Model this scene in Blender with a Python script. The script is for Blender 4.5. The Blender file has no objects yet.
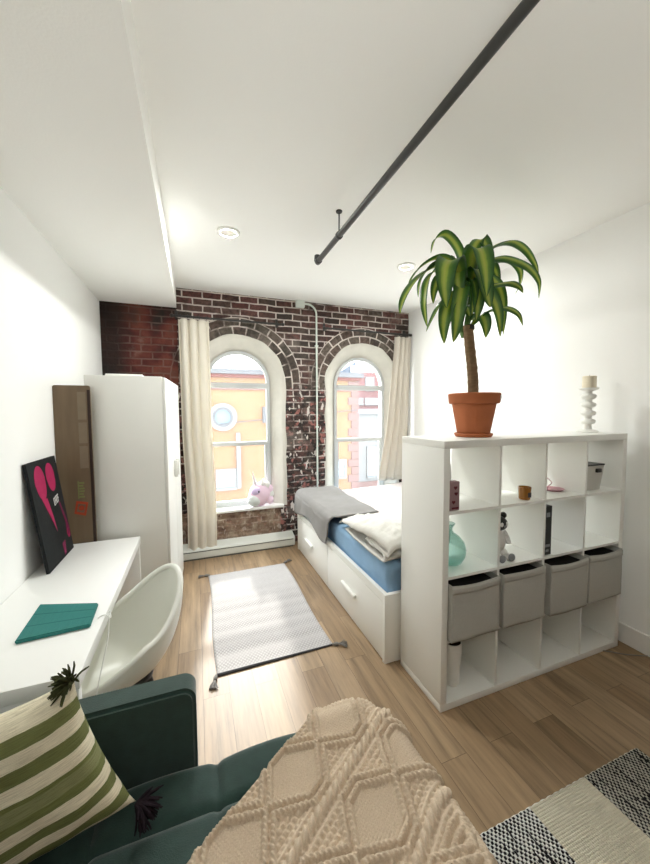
import bpy, bmesh, math, random
import numpy as np
from mathutils import Vector, Matrix, noise as mnoise
random.seed(7)
C = bpy.context.scene
COL = C.collection
PI = math.pi

# ---------------------------------------------------------------- camera
FPX, YAW, PITCH, ROLL, CAMH = 345.7988, 0.358209, 0.0605027, -0.0054098, 1.628546
def v3(a): return np.array(a, float)
F_ = v3([math.sin(YAW)*math.cos(PITCH), math.cos(YAW)*math.cos(PITCH), -math.sin(PITCH)])
R_ = v3([math.cos(YAW), -math.sin(YAW), 0])
U_ = np.cross(R_, F_)
RR = R_*math.cos(ROLL)+U_*math.sin(ROLL)
UU = -R_*math.sin(ROLL)+U_*math.cos(ROLL)
def at(u, v, axis, val):
    """point where the sight line through pixel (u, v) meets the plane axis=val"""
    d = RR*(u-325)/FPX+UU*(432-v)/FPX+F_
    c = v3([0, 0, CAMH]); t = (val-c[axis])/d[axis]
    return c+t*d
cam = bpy.data.cameras.new('camera'); camo = bpy.data.objects.new('camera', cam); COL.objects.link(camo)
cam.sensor_fit = 'HORIZONTAL'; cam.sensor_width = 36; cam.lens = FPX/650*36
cam.clip_start = 0.02; cam.clip_end = 300
m = Matrix.Identity(4)
for i in range(3):
    m[i][0] = RR[i]; m[i][1] = UU[i]; m[i][2] = -F_[i]
m[2][3] = CAMH
camo.matrix_world = m
C.camera = camo

# ---------------------------------------------------------------- materials
def nt(mat):
    mat.use_nodes = True
    return mat.node_tree.nodes, mat.node_tree.links
def P(name, col, rough=.5, spec=.5, metal=0., noise=0., nscale=8., bump=0., bscale=60., sheen=0., trans=0., coat=0., stretch=None, sss=0):
    mat = bpy.data.materials.new(name); N, L = nt(mat); b = N['Principled BSDF']
    b.inputs['Base Color'].default_value = (*col, 1); b.inputs['Roughness'].default_value = rough
    b.inputs['Specular IOR Level'].default_value = spec; b.inputs['Metallic'].default_value = metal
    if sheen: b.inputs['Sheen Weight'].default_value = sheen
    if coat: b.inputs['Coat Weight'].default_value = coat
    if trans: b.inputs['Transmission Weight'].default_value = trans
    tc = N.new('ShaderNodeTexCoord'); mp = N.new('ShaderNodeMapping'); L.new(tc.outputs['Object'], mp.inputs[0])
    if stretch: mp.inputs['Scale'].default_value = stretch
    if noise:
        n = N.new('ShaderNodeTexNoise'); n.inputs['Scale'].default_value = nscale; n.inputs['Detail'].default_value = 5
        L.new(mp.outputs[0], n.inputs['Vector'])
        mx = N.new('ShaderNodeMix'); mx.data_type = 'RGBA'
        mx.inputs[6].default_value = (*[max(0, c*(1-noise)) for c in col], 1)
        mx.inputs[7].default_value = (*[min(1, c*(1+noise)) for c in col], 1)
        L.new(n.outputs['Fac'], mx.inputs[0]); L.new(mx.outputs[2], b.inputs['Base Color'])
    if bump:
        n = N.new('ShaderNodeTexNoise'); n.inputs['Scale'].default_value = bscale; n.inputs['Detail'].default_value = 3
        L.new(mp.outputs[0], n.inputs['Vector'])
        bp = N.new('ShaderNodeBump'); bp.inputs['Strength'].default_value = bump; bp.inputs['Distance'].default_value = .01
        L.new(n.outputs['Fac'], bp.inputs['Height']); L.new(bp.outputs[0], b.inputs['Normal'])
    return mat
def math_(N, L, op, a, b=None, clamp=False):
    n = N.new('ShaderNodeMath'); n.operation = op; n.use_clamp = clamp
    for i, x in enumerate((a, b)):
        if x is None: continue
        if isinstance(x, (int, float)): n.inputs[i].default_value = x
        else: L.new(x, n.inputs[i])
    return n.outputs[0]
def mix_(N, L, fac, a, b):
    n = N.new('ShaderNodeMix'); n.data_type = 'RGBA'
    for i, x in ((0, fac), (6, a), (7, b)):
        if isinstance(x, (int, float)): n.inputs[i].default_value = x
        elif isinstance(x, tuple): n.inputs[i].default_value = (*x, 1)
        else: L.new(x, n.inputs[i])
    return n.outputs[2]
def ramp_(N, L, fac, stops, const=False):
    n = N.new('ShaderNodeValToRGB'); cr = n.color_ramp
    if const: cr.interpolation = 'CONSTANT'
    while len(cr.elements) < len(stops): cr.elements.new(.5)
    for e, (p, c) in zip(cr.elements, stops):
        e.position = p; e.color = (*c, 1) if len(c) == 3 else c
    L.new(fac, n.inputs[0]); return n.outputs[0]
def noise_(N, L, vec, scale, detail=4, rough=.5):
    n = N.new('ShaderNodeTexNoise'); n.inputs['Scale'].default_value = scale
    n.inputs['Detail'].default_value = detail; n.inputs['Roughness'].default_value = rough
    L.new(vec, n.inputs['Vector']); return n.outputs['Fac']
def bump_(N, L, b, h, strength, dist=.01):
    n = N.new('ShaderNodeBump'); n.inputs['Strength'].default_value = strength; n.inputs['Distance'].default_value = dist
    L.new(h, n.inputs['Height']); L.new(n.outputs[0], b.inputs['Normal'])

W1C, W2C, ARC_R, SPRING, OPEN_R = .487, 2.087, .533, 1.967, .37
WALLY = 4.107

def brick_material():
    mat = bpy.data.materials.new('old_brick'); N, L = nt(mat); b = N['Principled BSDF']
    tc = N.new('ShaderNodeTexCoord'); sp = N.new('ShaderNodeSeparateXYZ'); L.new(tc.outputs['Object'], sp.inputs[0])
    X, Z = sp.outputs['X'], sp.outputs['Z']
    # wobble so courses are not perfectly straight
    wob = N.new('ShaderNodeTexNoise'); wob.inputs['Scale'].default_value = 7; L.new(tc.outputs['Object'], wob.inputs['Vector'])
    ws = N.new('ShaderNodeSeparateColor'); L.new(wob.outputs['Color'], ws.inputs[0])
    Xw = math_(N, L, 'ADD', X, math_(N, L, 'MULTIPLY', math_(N, L, 'SUBTRACT', ws.outputs[0], .5), .03))
    Zw = math_(N, L, 'ADD', Z, math_(N, L, 'MULTIPLY', math_(N, L, 'SUBTRACT', ws.outputs[1], .5), .02))
    def brick(vx, vy, w, h, off, mort=.006):
        cb = N.new('ShaderNodeCombineXYZ'); L.new(vx, cb.inputs[0]); L.new(vy, cb.inputs[1])
        t = N.new('ShaderNodeTexBrick'); t.offset = off; t.inputs['Scale'].default_value = 1
        t.inputs['Brick Width'].default_value = w; t.inputs['Row Height'].default_value = h
        t.inputs['Mortar Size'].default_value = mort; t.inputs['Mortar Smooth'].default_value = .25
        t.inputs['Color1'].default_value = (0, 0, 0, 1); t.inputs['Color2'].default_value = (1, 1, 1, 1); t.inputs['Mortar'].default_value = (.5, .5, .5, 1)
        L.new(cb.outputs[0], t.inputs['Vector'])
        s = N.new('ShaderNodeSeparateColor'); L.new(t.outputs['Color'], s.inputs[0])
        return s.outputs[0], t.outputs['Fac']
    v0, m0 = brick(Xw, Zw, .205, .0755, .5, .0085)
    val, mor = v0, m0
    ringmask = None
    for c in (W1C, W2C):
        dx = math_(N, L, 'SUBTRACT', Xw, c); dz = math_(N, L, 'SUBTRACT', Zw, SPRING)
        r = math_(N, L, 'SQRT', math_(N, L, 'ADD', math_(N, L, 'MULTIPLY', dx, dx), math_(N, L, 'MULTIPLY', dz, dz)))
        th = math_(N, L, 'ARCTAN2', dz, dx)
        va, ma = brick(math_(N, L, 'MULTIPLY', th, .64), math_(N, L, 'SUBTRACT', r, ARC_R), .165, .098, .5, .0095)
        k = math_(N, L, 'MULTIPLY', math_(N, L, 'LESS_THAN', r, ARC_R+.2), math_(N, L, 'GREATER_THAN', dz, -.06))
        def lerp(a, bb): return math_(N, L, 'ADD', math_(N, L, 'MULTIPLY', a, math_(N, L, 'SUBTRACT', 1., k)), math_(N, L, 'MULTIPLY', bb, k))
        val = lerp(val, va); mor = lerp(mor, ma)
        ringmask = k if ringmask is None else math_(N, L, 'MAXIMUM', ringmask, k)
    obj = tc.outputs['Object']
    col = ramp_(N, L, val, [(0, (.04, .034, .03)), (.16, (.14, .055, .05)), (.3, (.085, .07, .058)), (.44, (.17, .07, .064)), (.56, (.12, .09, .075)), (.7, (.20, .085, .078)), (.84, (.075, .05, .045)), (1, (.13, .07, .06))])
    ringcol = ramp_(N, L, val, [(0, (.085, .075, .062)), (.5, (.17, .15, .12)), (1, (.12, .085, .07))])
    col = mix_(N, L, math_(N, L, 'MULTIPLY', ringmask, .75), col, ringcol)
    fine = noise_(N, L, obj, 26, 6, .65)
    col = mix_(N, L, ramp_(N, L, fine, [(.38, (0, 0, 0)), (.66, (.75, .75, .75))]), col, (.026, .021, .019))
    soot = noise_(N, L, obj, 2.1, 5, .6)
    col = mix_(N, L, ramp_(N, L, soot, [(.5, (0, 0, 0)), (.68, (.6, .6, .6))]), col, (.034, .030, .026))
    # crumbled zones: below the springing, between the windows and under the sills
    low = ramp_(N, L, Z, [(0, (1, 1, 1)), (.6, (1, 1, 1)), (.66, (0, 0, 0))])
    zz = math_(N, L, 'MULTIPLY', Z, 1/3.)
    L.new(zz, low.node.inputs[0])
    spot = noise_(N, L, obj, 11, 4, .6)
    spotm = ramp_(N, L, spot, [(.46, (0, 0, 0)), (.53, (1, 1, 1))])
    ls = math_(N, L, 'MULTIPLY', low, spotm)
    col = mix_(N, L, math_(N, L, 'MULTIPLY', ls, .9), col, (.03, .026, .024))
    mp = N.new('ShaderNodeMapping'); mp.inputs['Location'].default_value = (3.3, 0, 1.7); L.new(obj, mp.inputs[0])
    sp2 = noise_(N, L, mp.outputs[0], 15, 3, .5)
    pk = math_(N, L, 'MULTIPLY', low, ramp_(N, L, sp2, [(.585, (0, 0, 0)), (.63, (1, 1, 1))]))
    col = mix_(N, L, math_(N, L, 'MULTIPLY', pk, .75), col, (.42, .17, .15))
    # rust red corner at the far left
    left = math_(N, L, 'LESS_THAN', X, -.16)
    redn = noise_(N, L, obj, 3.2, 3, .5)
    lc = ramp_(N, L, redn, [(.34, (.02, .016, .014)), (.45, (.075, .016, .014)), (.56, (.15, .042, .028)), (.7, (.10, .05, .038))])
    col = mix_(N, L, math_(N, L, 'MULTIPLY', left, .9), col, lc)
    # mortar: pale pointing with sooty stretches
    mn = noise_(N, L, obj, 4.5, 4, .6)
    mcol = ramp_(N, L, mn, [(.32, (.09, .075, .065)), (.42, (.32, .27, .24)), (.52, (.56, .50, .46)), (.75, (.70, .64, .58))])
    mcol = mix_(N, L, math_(N, L, 'MULTIPLY', left, .85), mcol, (.13, .075, .06))
    mp4 = N.new('ShaderNodeMapping'); mp4.inputs['Location'].default_value = (1.2, 0, 9.3); L.new(obj, mp4.inputs[0])
    pale = ramp_(N, L, noise_(N, L, mp4.outputs[0], 2.6, 5, .65), [(.56, (0, 0, 0)), (.72, (.55, .55, .55))])
    col = mix_(N, L, pale, col, (.30, .25, .22))
    mbreak = ramp_(N, L, noise_(N, L, mp.outputs[0], 9, 3, .6), [(.44, (.05, .05, .05)), (.58, (1, 1, 1))])
    mfac = math_(N, L, 'MULTIPLY', mor, math_(N, L, 'SUBTRACT', 1., math_(N, L, 'MULTIPLY', low, math_(N, L, 'SUBTRACT', 1., mbreak))))
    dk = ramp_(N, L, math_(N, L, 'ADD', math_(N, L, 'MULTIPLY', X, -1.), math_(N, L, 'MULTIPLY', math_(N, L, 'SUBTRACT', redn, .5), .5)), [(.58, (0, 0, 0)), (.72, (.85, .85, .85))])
    mfac = math_(N, L, 'MULTIPLY', mfac, math_(N, L, 'SUBTRACT', 1., math_(N, L, 'MULTIPLY', left, .5)))
    col = mix_(N, L, mfac, col, mcol)
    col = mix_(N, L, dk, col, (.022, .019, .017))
    # white paint flecks in the crumbled zone, sandy bricks under the sills
    mp3 = N.new('ShaderNodeMapping'); mp3.inputs['Location'].default_value = (7.1, 0, 4.2); mp3.inputs['Scale'].default_value = (1.6, 1, .8); L.new(obj, mp3.inputs[0])
    wf = math_(N, L, 'MULTIPLY', low, ramp_(N, L, noise_(N, L, mp3.outputs[0], 13, 2, .4), [(.655, (0, 0, 0)), (.68, (1, 1, 1))]))
    col = mix_(N, L, wf, col, (.66, .61, .57))
    sill = math_(N, L, 'MULTIPLY', math_(N, L, 'LESS_THAN', Z, .49), math_(N, L, 'LESS_THAN', X, .95))
    sb = ramp_(N, L, noise_(N, L, obj, 9, 4, .6), [(.3, (.13, .07, .05)), (.47, (.30, .20, .14)), (.62, (.48, .38, .28)), (.75, (.56, .50, .42))])
    col = mix_(N, L, math_(N, L, 'MULTIPLY', sill, .7), col, sb)
    L.new(col, b.inputs['Base Color']); b.inputs['Roughness'].default_value = .85; b.inputs['Specular IOR Level'].default_value = .2
    h = math_(N, L, 'ADD', math_(N, L, 'MULTIPLY', mor, -1.), math_(N, L, 'MULTIPLY', fine, .9))
    h = math_(N, L, 'SUBTRACT', h, math_(N, L, 'MULTIPLY', ls, .8))
    bump_(N, L, b, h, .9, .012)
    return mat

def floor_material():
    mat = bpy.data.materials.new('oak_planks'); N, L = nt(mat); b = N['Principled BSDF']
    tc = N.new('ShaderNodeTexCoord'); sp = N.new('ShaderNodeSeparateXYZ'); L.new(tc.outputs['Object'], sp.inputs[0])
    cb = N.new('ShaderNodeCombineXYZ'); L.new(sp.outputs['Y'], cb.inputs[0]); L.new(sp.outputs['X'], cb.inputs[1])
    t = N.new('ShaderNodeTexBrick'); t.offset = .37; t.offset_frequency = 2
    for k, x in (('Scale', 1), ('Brick Width', 1.22), ('Row Height', .146), ('Mortar Size', .0012), ('Mortar Smooth', .1)): t.inputs[k].default_value = x
    t.inputs['Color1'].default_value = (0, 0, 0, 1); t.inputs['Color2'].default_value = (1, 1, 1, 1); t.inputs['Mortar'].default_value = (.4, .4, .4, 1)
    L.new(cb.outputs[0], t.inputs['Vector'])
    s = N.new('ShaderNodeSeparateColor'); L.new(t.outputs['Color'], s.inputs[0])
    mp = N.new('ShaderNodeMapping'); mp.inputs['Scale'].default_value = (14, 1.1, 1); L.new(tc.outputs['Object'], mp.inputs[0])
    off = N.new('ShaderNodeVectorMath'); off.operation = 'ADD'; L.new(mp.outputs[0], off.inputs[0])
    c2 = N.new('ShaderNodeCombineXYZ'); L.new(math_(N, L, 'MULTIPLY', s.outputs[0], 40.), c2.inputs[1]); L.new(c2.outputs[0], off.inputs[1])
    g = noise_(N, L, off.outputs[0], 1.6, 7, .62)
    base = ramp_(N, L, s.outputs[0], [(0, (.255, .165, .090)), (.3, (.345, .235, .137)), (.55, (.29, .193, .108)), (.8, (.40, .28, .168)), (1, (.315, .215, .123))])
    gr = ramp_(N, L, g, [(.28, (.42, .42, .42)), (.5, (.9, .9, .9)), (.72, (1.25, 1.25, 1.25))])
    mm = N.new('ShaderNodeMix'); mm.data_type = 'RGBA'; mm.blend_type = 'MULTIPLY'; mm.inputs[0].default_value = .85
    L.new(base, mm.inputs[6]); L.new(gr, mm.inputs[7])
    col = mix_(N, L, math_(N, L, 'MULTIPLY', t.outputs['Fac'], .8), mm.outputs[2], (.09, .055, .03))
    L.new(col, b.inputs['Base Color']); b.inputs['Roughness'].default_value = .46; b.inputs['Specular IOR Level'].default_value = .5
    bump_(N, L, b, math_(N, L, 'ADD', math_(N, L, 'MULTIPLY', g, .3), math_(N, L, 'MULTIPLY', t.outputs['Fac'], -1.)), .25, .003)
    return mat

def glass_material():
    # clear pane; a thin translucent veil stands in for the bright window haze
    mat = bpy.data.materials.new('window_glass'); N, L = nt(mat)
    N.remove(N['Principled BSDF']); out = N['Material Output']
    tr = N.new('ShaderNodeBsdfTransparent'); tr.inputs[0].default_value = (.96, .98, .98, 1)
    tl = N.new('ShaderNodeBsdfTranslucent'); tl.inputs[0].default_value = (.95, .97, 1, 1)
    gl = N.new('ShaderNodeBsdfGlossy'); gl.inputs['Roughness'].default_value = .02
    m1 = N.new('ShaderNodeMixShader'); m1.inputs[0].default_value = .03
    L.new(tr.outputs[0], m1.inputs[1]); L.new(tl.outputs[0], m1.inputs[2])
    fr = N.new('ShaderNodeFresnel'); fr.inputs[0].default_value = 1.3
    m2 = N.new('ShaderNodeMixShader'); L.new(fr.outputs[0], m2.inputs[0]); L.new(m1.outputs[0], m2.inputs[1]); L.new(gl.outputs[0], m2.inputs[2])
    L.new(m2.outputs[0], out.inputs[0]); return mat

def curtain_material(name, col):
    mat = bpy.data.materials.new(name); N, L = nt(mat); b = N['Principled BSDF']; out = N['Material Output']
    b.inputs['Base Color'].default_value = (*col, 1); b.inputs['Roughness'].default_value = .9; b.inputs['Specular IOR Level'].default_value = .1
    tc = N.new('ShaderNodeTexCoord')
    n = noise_(N, L, tc.outputs['Object'], 220, 2); bump_(N, L, b, n, .25, .003)
    tl = N.new('ShaderNodeBsdfTranslucent'); tl.inputs[0].default_value = (*col, 1)
    mx = N.new('ShaderNodeMixShader'); mx.inputs[0].default_value = .22
    L.new(b.outputs[0], mx.inputs[1]); L.new(tl.outputs[0], mx.inputs[2]); L.new(mx.outputs[0], out.inputs[0])
    return mat

def leaf_material():
    mat = bpy.data.materials.new('striped_leaf'); N, L = nt(mat); b = N['Principled BSDF']; out = N['Material Output']
    uv = N.new('ShaderNodeUVMap'); uv.uv_map = 'UVMap'; sp = N.new('ShaderNodeSeparateXYZ'); L.new(uv.outputs[0], sp.inputs[0])
    tc = N.new('ShaderNodeTexCoord')
    a = math_(N, L, 'ABSOLUTE', math_(N, L, 'SUBTRACT', sp.outputs['X'], .5))
    a = math_(N, L, 'ADD', a, math_(N, L, 'MULTIPLY', math_(N, L, 'SUBTRACT', noise_(N, L, tc.outputs['Object'], 18, 3), .5), .12))
    col = ramp_(N, L, a, [(.0, (.50, .56, .10)), (.12, (.38, .50, .07)), (.2, (.15, .30, .04)), (.36, (.055, .17, .027)), (.5, (.035, .12, .02))])
    L.new(col, b.inputs['Base Color']); b.inputs['Roughness'].default_value = .38; b.inputs['Specular IOR Level'].default_value = .5
    tl = N.new('ShaderNodeBsdfTranslucent'); L.new(col, tl.inputs[0])
    mx = N.new('ShaderNodeMixShader'); mx.inputs[0].default_value = .3
    L.new(b.outputs[0], mx.inputs[1]); L.new(tl.outputs[0], mx.inputs[2]); L.new(mx.outputs[0], out.inputs[0])
    return mat

def pillow_material():
    mat = bpy.data.materials.new('striped_linen'); N, L = nt(mat); b = N['Principled BSDF']
    uv = N.new('ShaderNodeUVMap'); uv.uv_map = 'UVMap'; sp = N.new('ShaderNodeSeparateXYZ'); L.new(uv.outputs[0], sp.inputs[0])
    tc = N.new('ShaderNodeTexCoord')
    v = math_(N, L, 'ADD', sp.outputs['Y'], math_(N, L, 'MULTIPLY', math_(N, L, 'SUBTRACT', noise_(N, L, tc.outputs['Object'], 30, 3), .5), .012))
    cr, g, g2 = (.74, .68, .52), (.165, .18, .07), (.24, .25, .12)
    col = ramp_(N, L, v, [(0, cr), (.11, g), (.20, cr), (.29, g), (.38, cr), (.47, g), (.50, g2), (.58, g), (.635, cr), (.71, g), (.78, cr), (.85, g), (.93, cr)], True)
    mp = N.new('ShaderNodeMapping'); L.new(uv.outputs[0], mp.inputs[0]); mp.inputs['Scale'].default_value = (6, 160, 1)
    st = noise_(N, L, mp.outputs[0], 1.5, 3, .6)
    mm = N.new('ShaderNodeMix'); mm.data_type = 'RGBA'; mm.blend_type = 'MULTIPLY'; mm.inputs[0].default_value = .7
    L.new(col, mm.inputs[6]); L.new(ramp_(N, L, st, [(.3, (.5, .48, .42)), (.6, (1.1, 1.1, 1.1))]), mm.inputs[7])
    L.new(mm.outputs[2], b.inputs['Base Color']); b.inputs['Roughness'].default_value = .9; b.inputs['Specular IOR Level'].default_value = .1
    bump_(N, L, b, noise_(N, L, tc.outputs['Object'], 330, 2), .4, .004)
    return mat

def rug_grey_material():
    mat = bpy.data.materials.new('patterned_flatweave'); N, L = nt(mat); b = N['Principled BSDF']
    tc = N.new('ShaderNodeTexCoord'); sp = N.new('ShaderNodeSeparateXYZ'); L.new(tc.outputs['Object'], sp.inputs[0])
    X, Y = sp.outputs['X'], sp.outputs['Y']
    fx = math_(N, L, 'ABSOLUTE', math_(N, L, 'SUBTRACT', math_(N, L, 'FRACT', math_(N, L, 'MULTIPLY', X, 1/.024)), .5))
    fy = math_(N, L, 'ABSOLUTE', math_(N, L, 'SUBTRACT', math_(N, L, 'FRACT', math_(N, L, 'MULTIPLY', Y, 1/.033)), .5))
    s = math_(N, L, 'ADD', fx, fy)
    dia = math_(N, L, 'LESS_THAN', math_(N, L, 'ABSOLUTE', math_(N, L, 'SUBTRACT', s, .5)), .15)
    # bands across the rug where the motif is darker or absent
    yb = math_(N, L, 'FRACT', math_(N, L, 'MULTIPLY', math_(N, L, 'ADD', Y, .1), 1/.26))
    band = ramp_(N, L, yb, [(0, (.75, .75, .75)), (.3, (.25, .25, .25)), (.5, (.9, .9, .9)), (.8, (.4, .4, .4)), (1, (.75, .75, .75))])
    far = ramp_(N, L, Y, [(.55, (1, 1, 1)), (.75, (.15, .15, .15))])
    L.new(math_(N, L, 'ADD', math_(N, L, 'MULTIPLY', Y, .7), .5), far.node.inputs[0])
    f = math_(N, L, 'MULTIPLY', math_(N, L, 'MULTIPLY', dia, band), math_(N, L, 'MULTIPLY', far, .6))
    n = noise_(N, L, tc.outputs['Object'], 60, 4)
    base = mix_(N, L, n, (.45, .435, .435), (.57, .55, .545))
    col = mix_(N, L, f, base, (.16, .14, .14))
    edge = math_(N, L, 'LESS_THAN', Y, -.672)
    col = mix_(N, L, edge, col, (.05, .048, .05))
    L.new(col, b.inputs['Base Color']); b.inputs['Roughness'].default_value = .95; b.inputs['Specular IOR Level'].default_value = .05
    bump_(N, L, b, math_(N, L, 'ADD', dia, n), .4, .004)
    return mat

def rug_weave_material():
    mat = bpy.data.materials.new('chunky_woven_stripes'); N, L = nt(mat); b = N['Principled BSDF']
    uv = N.new('ShaderNodeUVMap'); uv.uv_map = 'UVMap'; sp = N.new('ShaderNodeSeparateXYZ'); L.new(uv.outputs[0], sp.inputs[0])
    tc = N.new('ShaderNodeTexCoord')
    x = sp.outputs['X']           # metres along the rug, origin at its left end
    vy = sp.outputs['Y']
    px, py = .019, .0125
    row = math_(N, L, 'FLOOR', math_(N, L, 'DIVIDE', x, px*.5))
    odd = math_(N, L, 'MODULO', row, 2.)
    fy = math_(N, L, 'FRACT', math_(N, L, 'ADD', math_(N, L, 'DIVIDE', vy, py*1.6), math_(N, L, 'MULTIPLY', odd, .5)))
    fx = math_(N, L, 'FRACT', math_(N, L, 'DIVIDE', x, px*.5))
    n = noise_(N, L, tc.outputs['Object'], 35, 3)
    dark = math_(N, L, 'LESS_THAN', math_(N, L, 'ADD', fy, math_(N, L, 'MULTIPLY', math_(N, L, 'SUBTRACT', n, .5), .5)), .46)
    # long black slips on the far band
    mp = N.new('ShaderNodeMapping'); mp.inputs['Scale'].default_value = (60, 9, 1); L.new(uv.outputs[0], mp.inputs[0])
    slip = math_(N, L, 'GREATER_THAN', noise_(N, L, mp.outputs[0], 1, 2), .61)
    dark = math_(N, L, 'MAXIMUM', dark, slip)
    stripe = math_(N, L, 'MULTIPLY', math_(N, L, 'GREATER_THAN', x, .285), math_(N, L, 'LESS_THAN', x, .615))
    edge = math_(N, L, 'MAXIMUM', stripe, math_(N, L, 'LESS_THAN', x, .012))
    d = math_(N, L, 'MULTIPLY', dark, math_(N, L, 'SUBTRACT', 1., edge))
    base = mix_(N, L, n, (.62, .57, .44), (.76, .71, .57))
    base2 = mix_(N, L, math_(N, L, 'GREATER_THAN', x, .6), (.78, .78, .74), (.52, .51, .44))
    base = mix_(N, L, stripe, base2, base)
    col = mix_(N, L, d, base, (.02, .02, .022))
    L.new(col, b.inputs['Base Color']); b.inputs['Roughness'].default_value = .95; b.inputs['Specular IOR Level'].default_value = .05
    hx = math_(N, L, 'SINE', math_(N, L, 'MULTIPLY', fx, PI)); hy = math_(N, L, 'SINE', math_(N, L, 'MULTIPLY', math_(N, L, 'FRACT', math_(N, L, 'MULTIPLY', fy, 2.)), PI))
    bump_(N, L, b, math_(N, L, 'MULTIPLY', hx, hy), .8, .006)
    return mat

def facade_material(name, c1, c2, mortar, w=.22, h=.075):
    mat = bpy.data.materials.new(name); N, L = nt(mat); b = N['Principled BSDF']
    tc = N.new('ShaderNodeTexCoord'); sp = N.new('ShaderNodeSeparateXYZ'); L.new(tc.outputs['Object'], sp.inputs[0])
    cb = N.new('ShaderNodeCombineXYZ'); L.new(math_(N, L, 'ADD', sp.outputs['X'], sp.outputs['Y']), cb.inputs[0]); L.new(sp.outputs['Z'], cb.inputs[1])
    t = N.new('ShaderNodeTexBrick'); L.new(cb.outputs[0], t.inputs['Vector'])
    for k, x in (('Scale', 1), ('Brick Width', w), ('Row Height', h), ('Mortar Size', .006)): t.inputs[k].default_value = x
    t.inputs['Color1'].default_value = (*c1, 1); t.inputs['Color2'].default_value = (*c2, 1); t.inputs['Mortar'].default_value = (*mortar, 1)
    L.new(t.outputs['Color'], b.inputs['Base Color']); b.inputs['Roughness'].default_value = .9
    return mat

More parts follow.
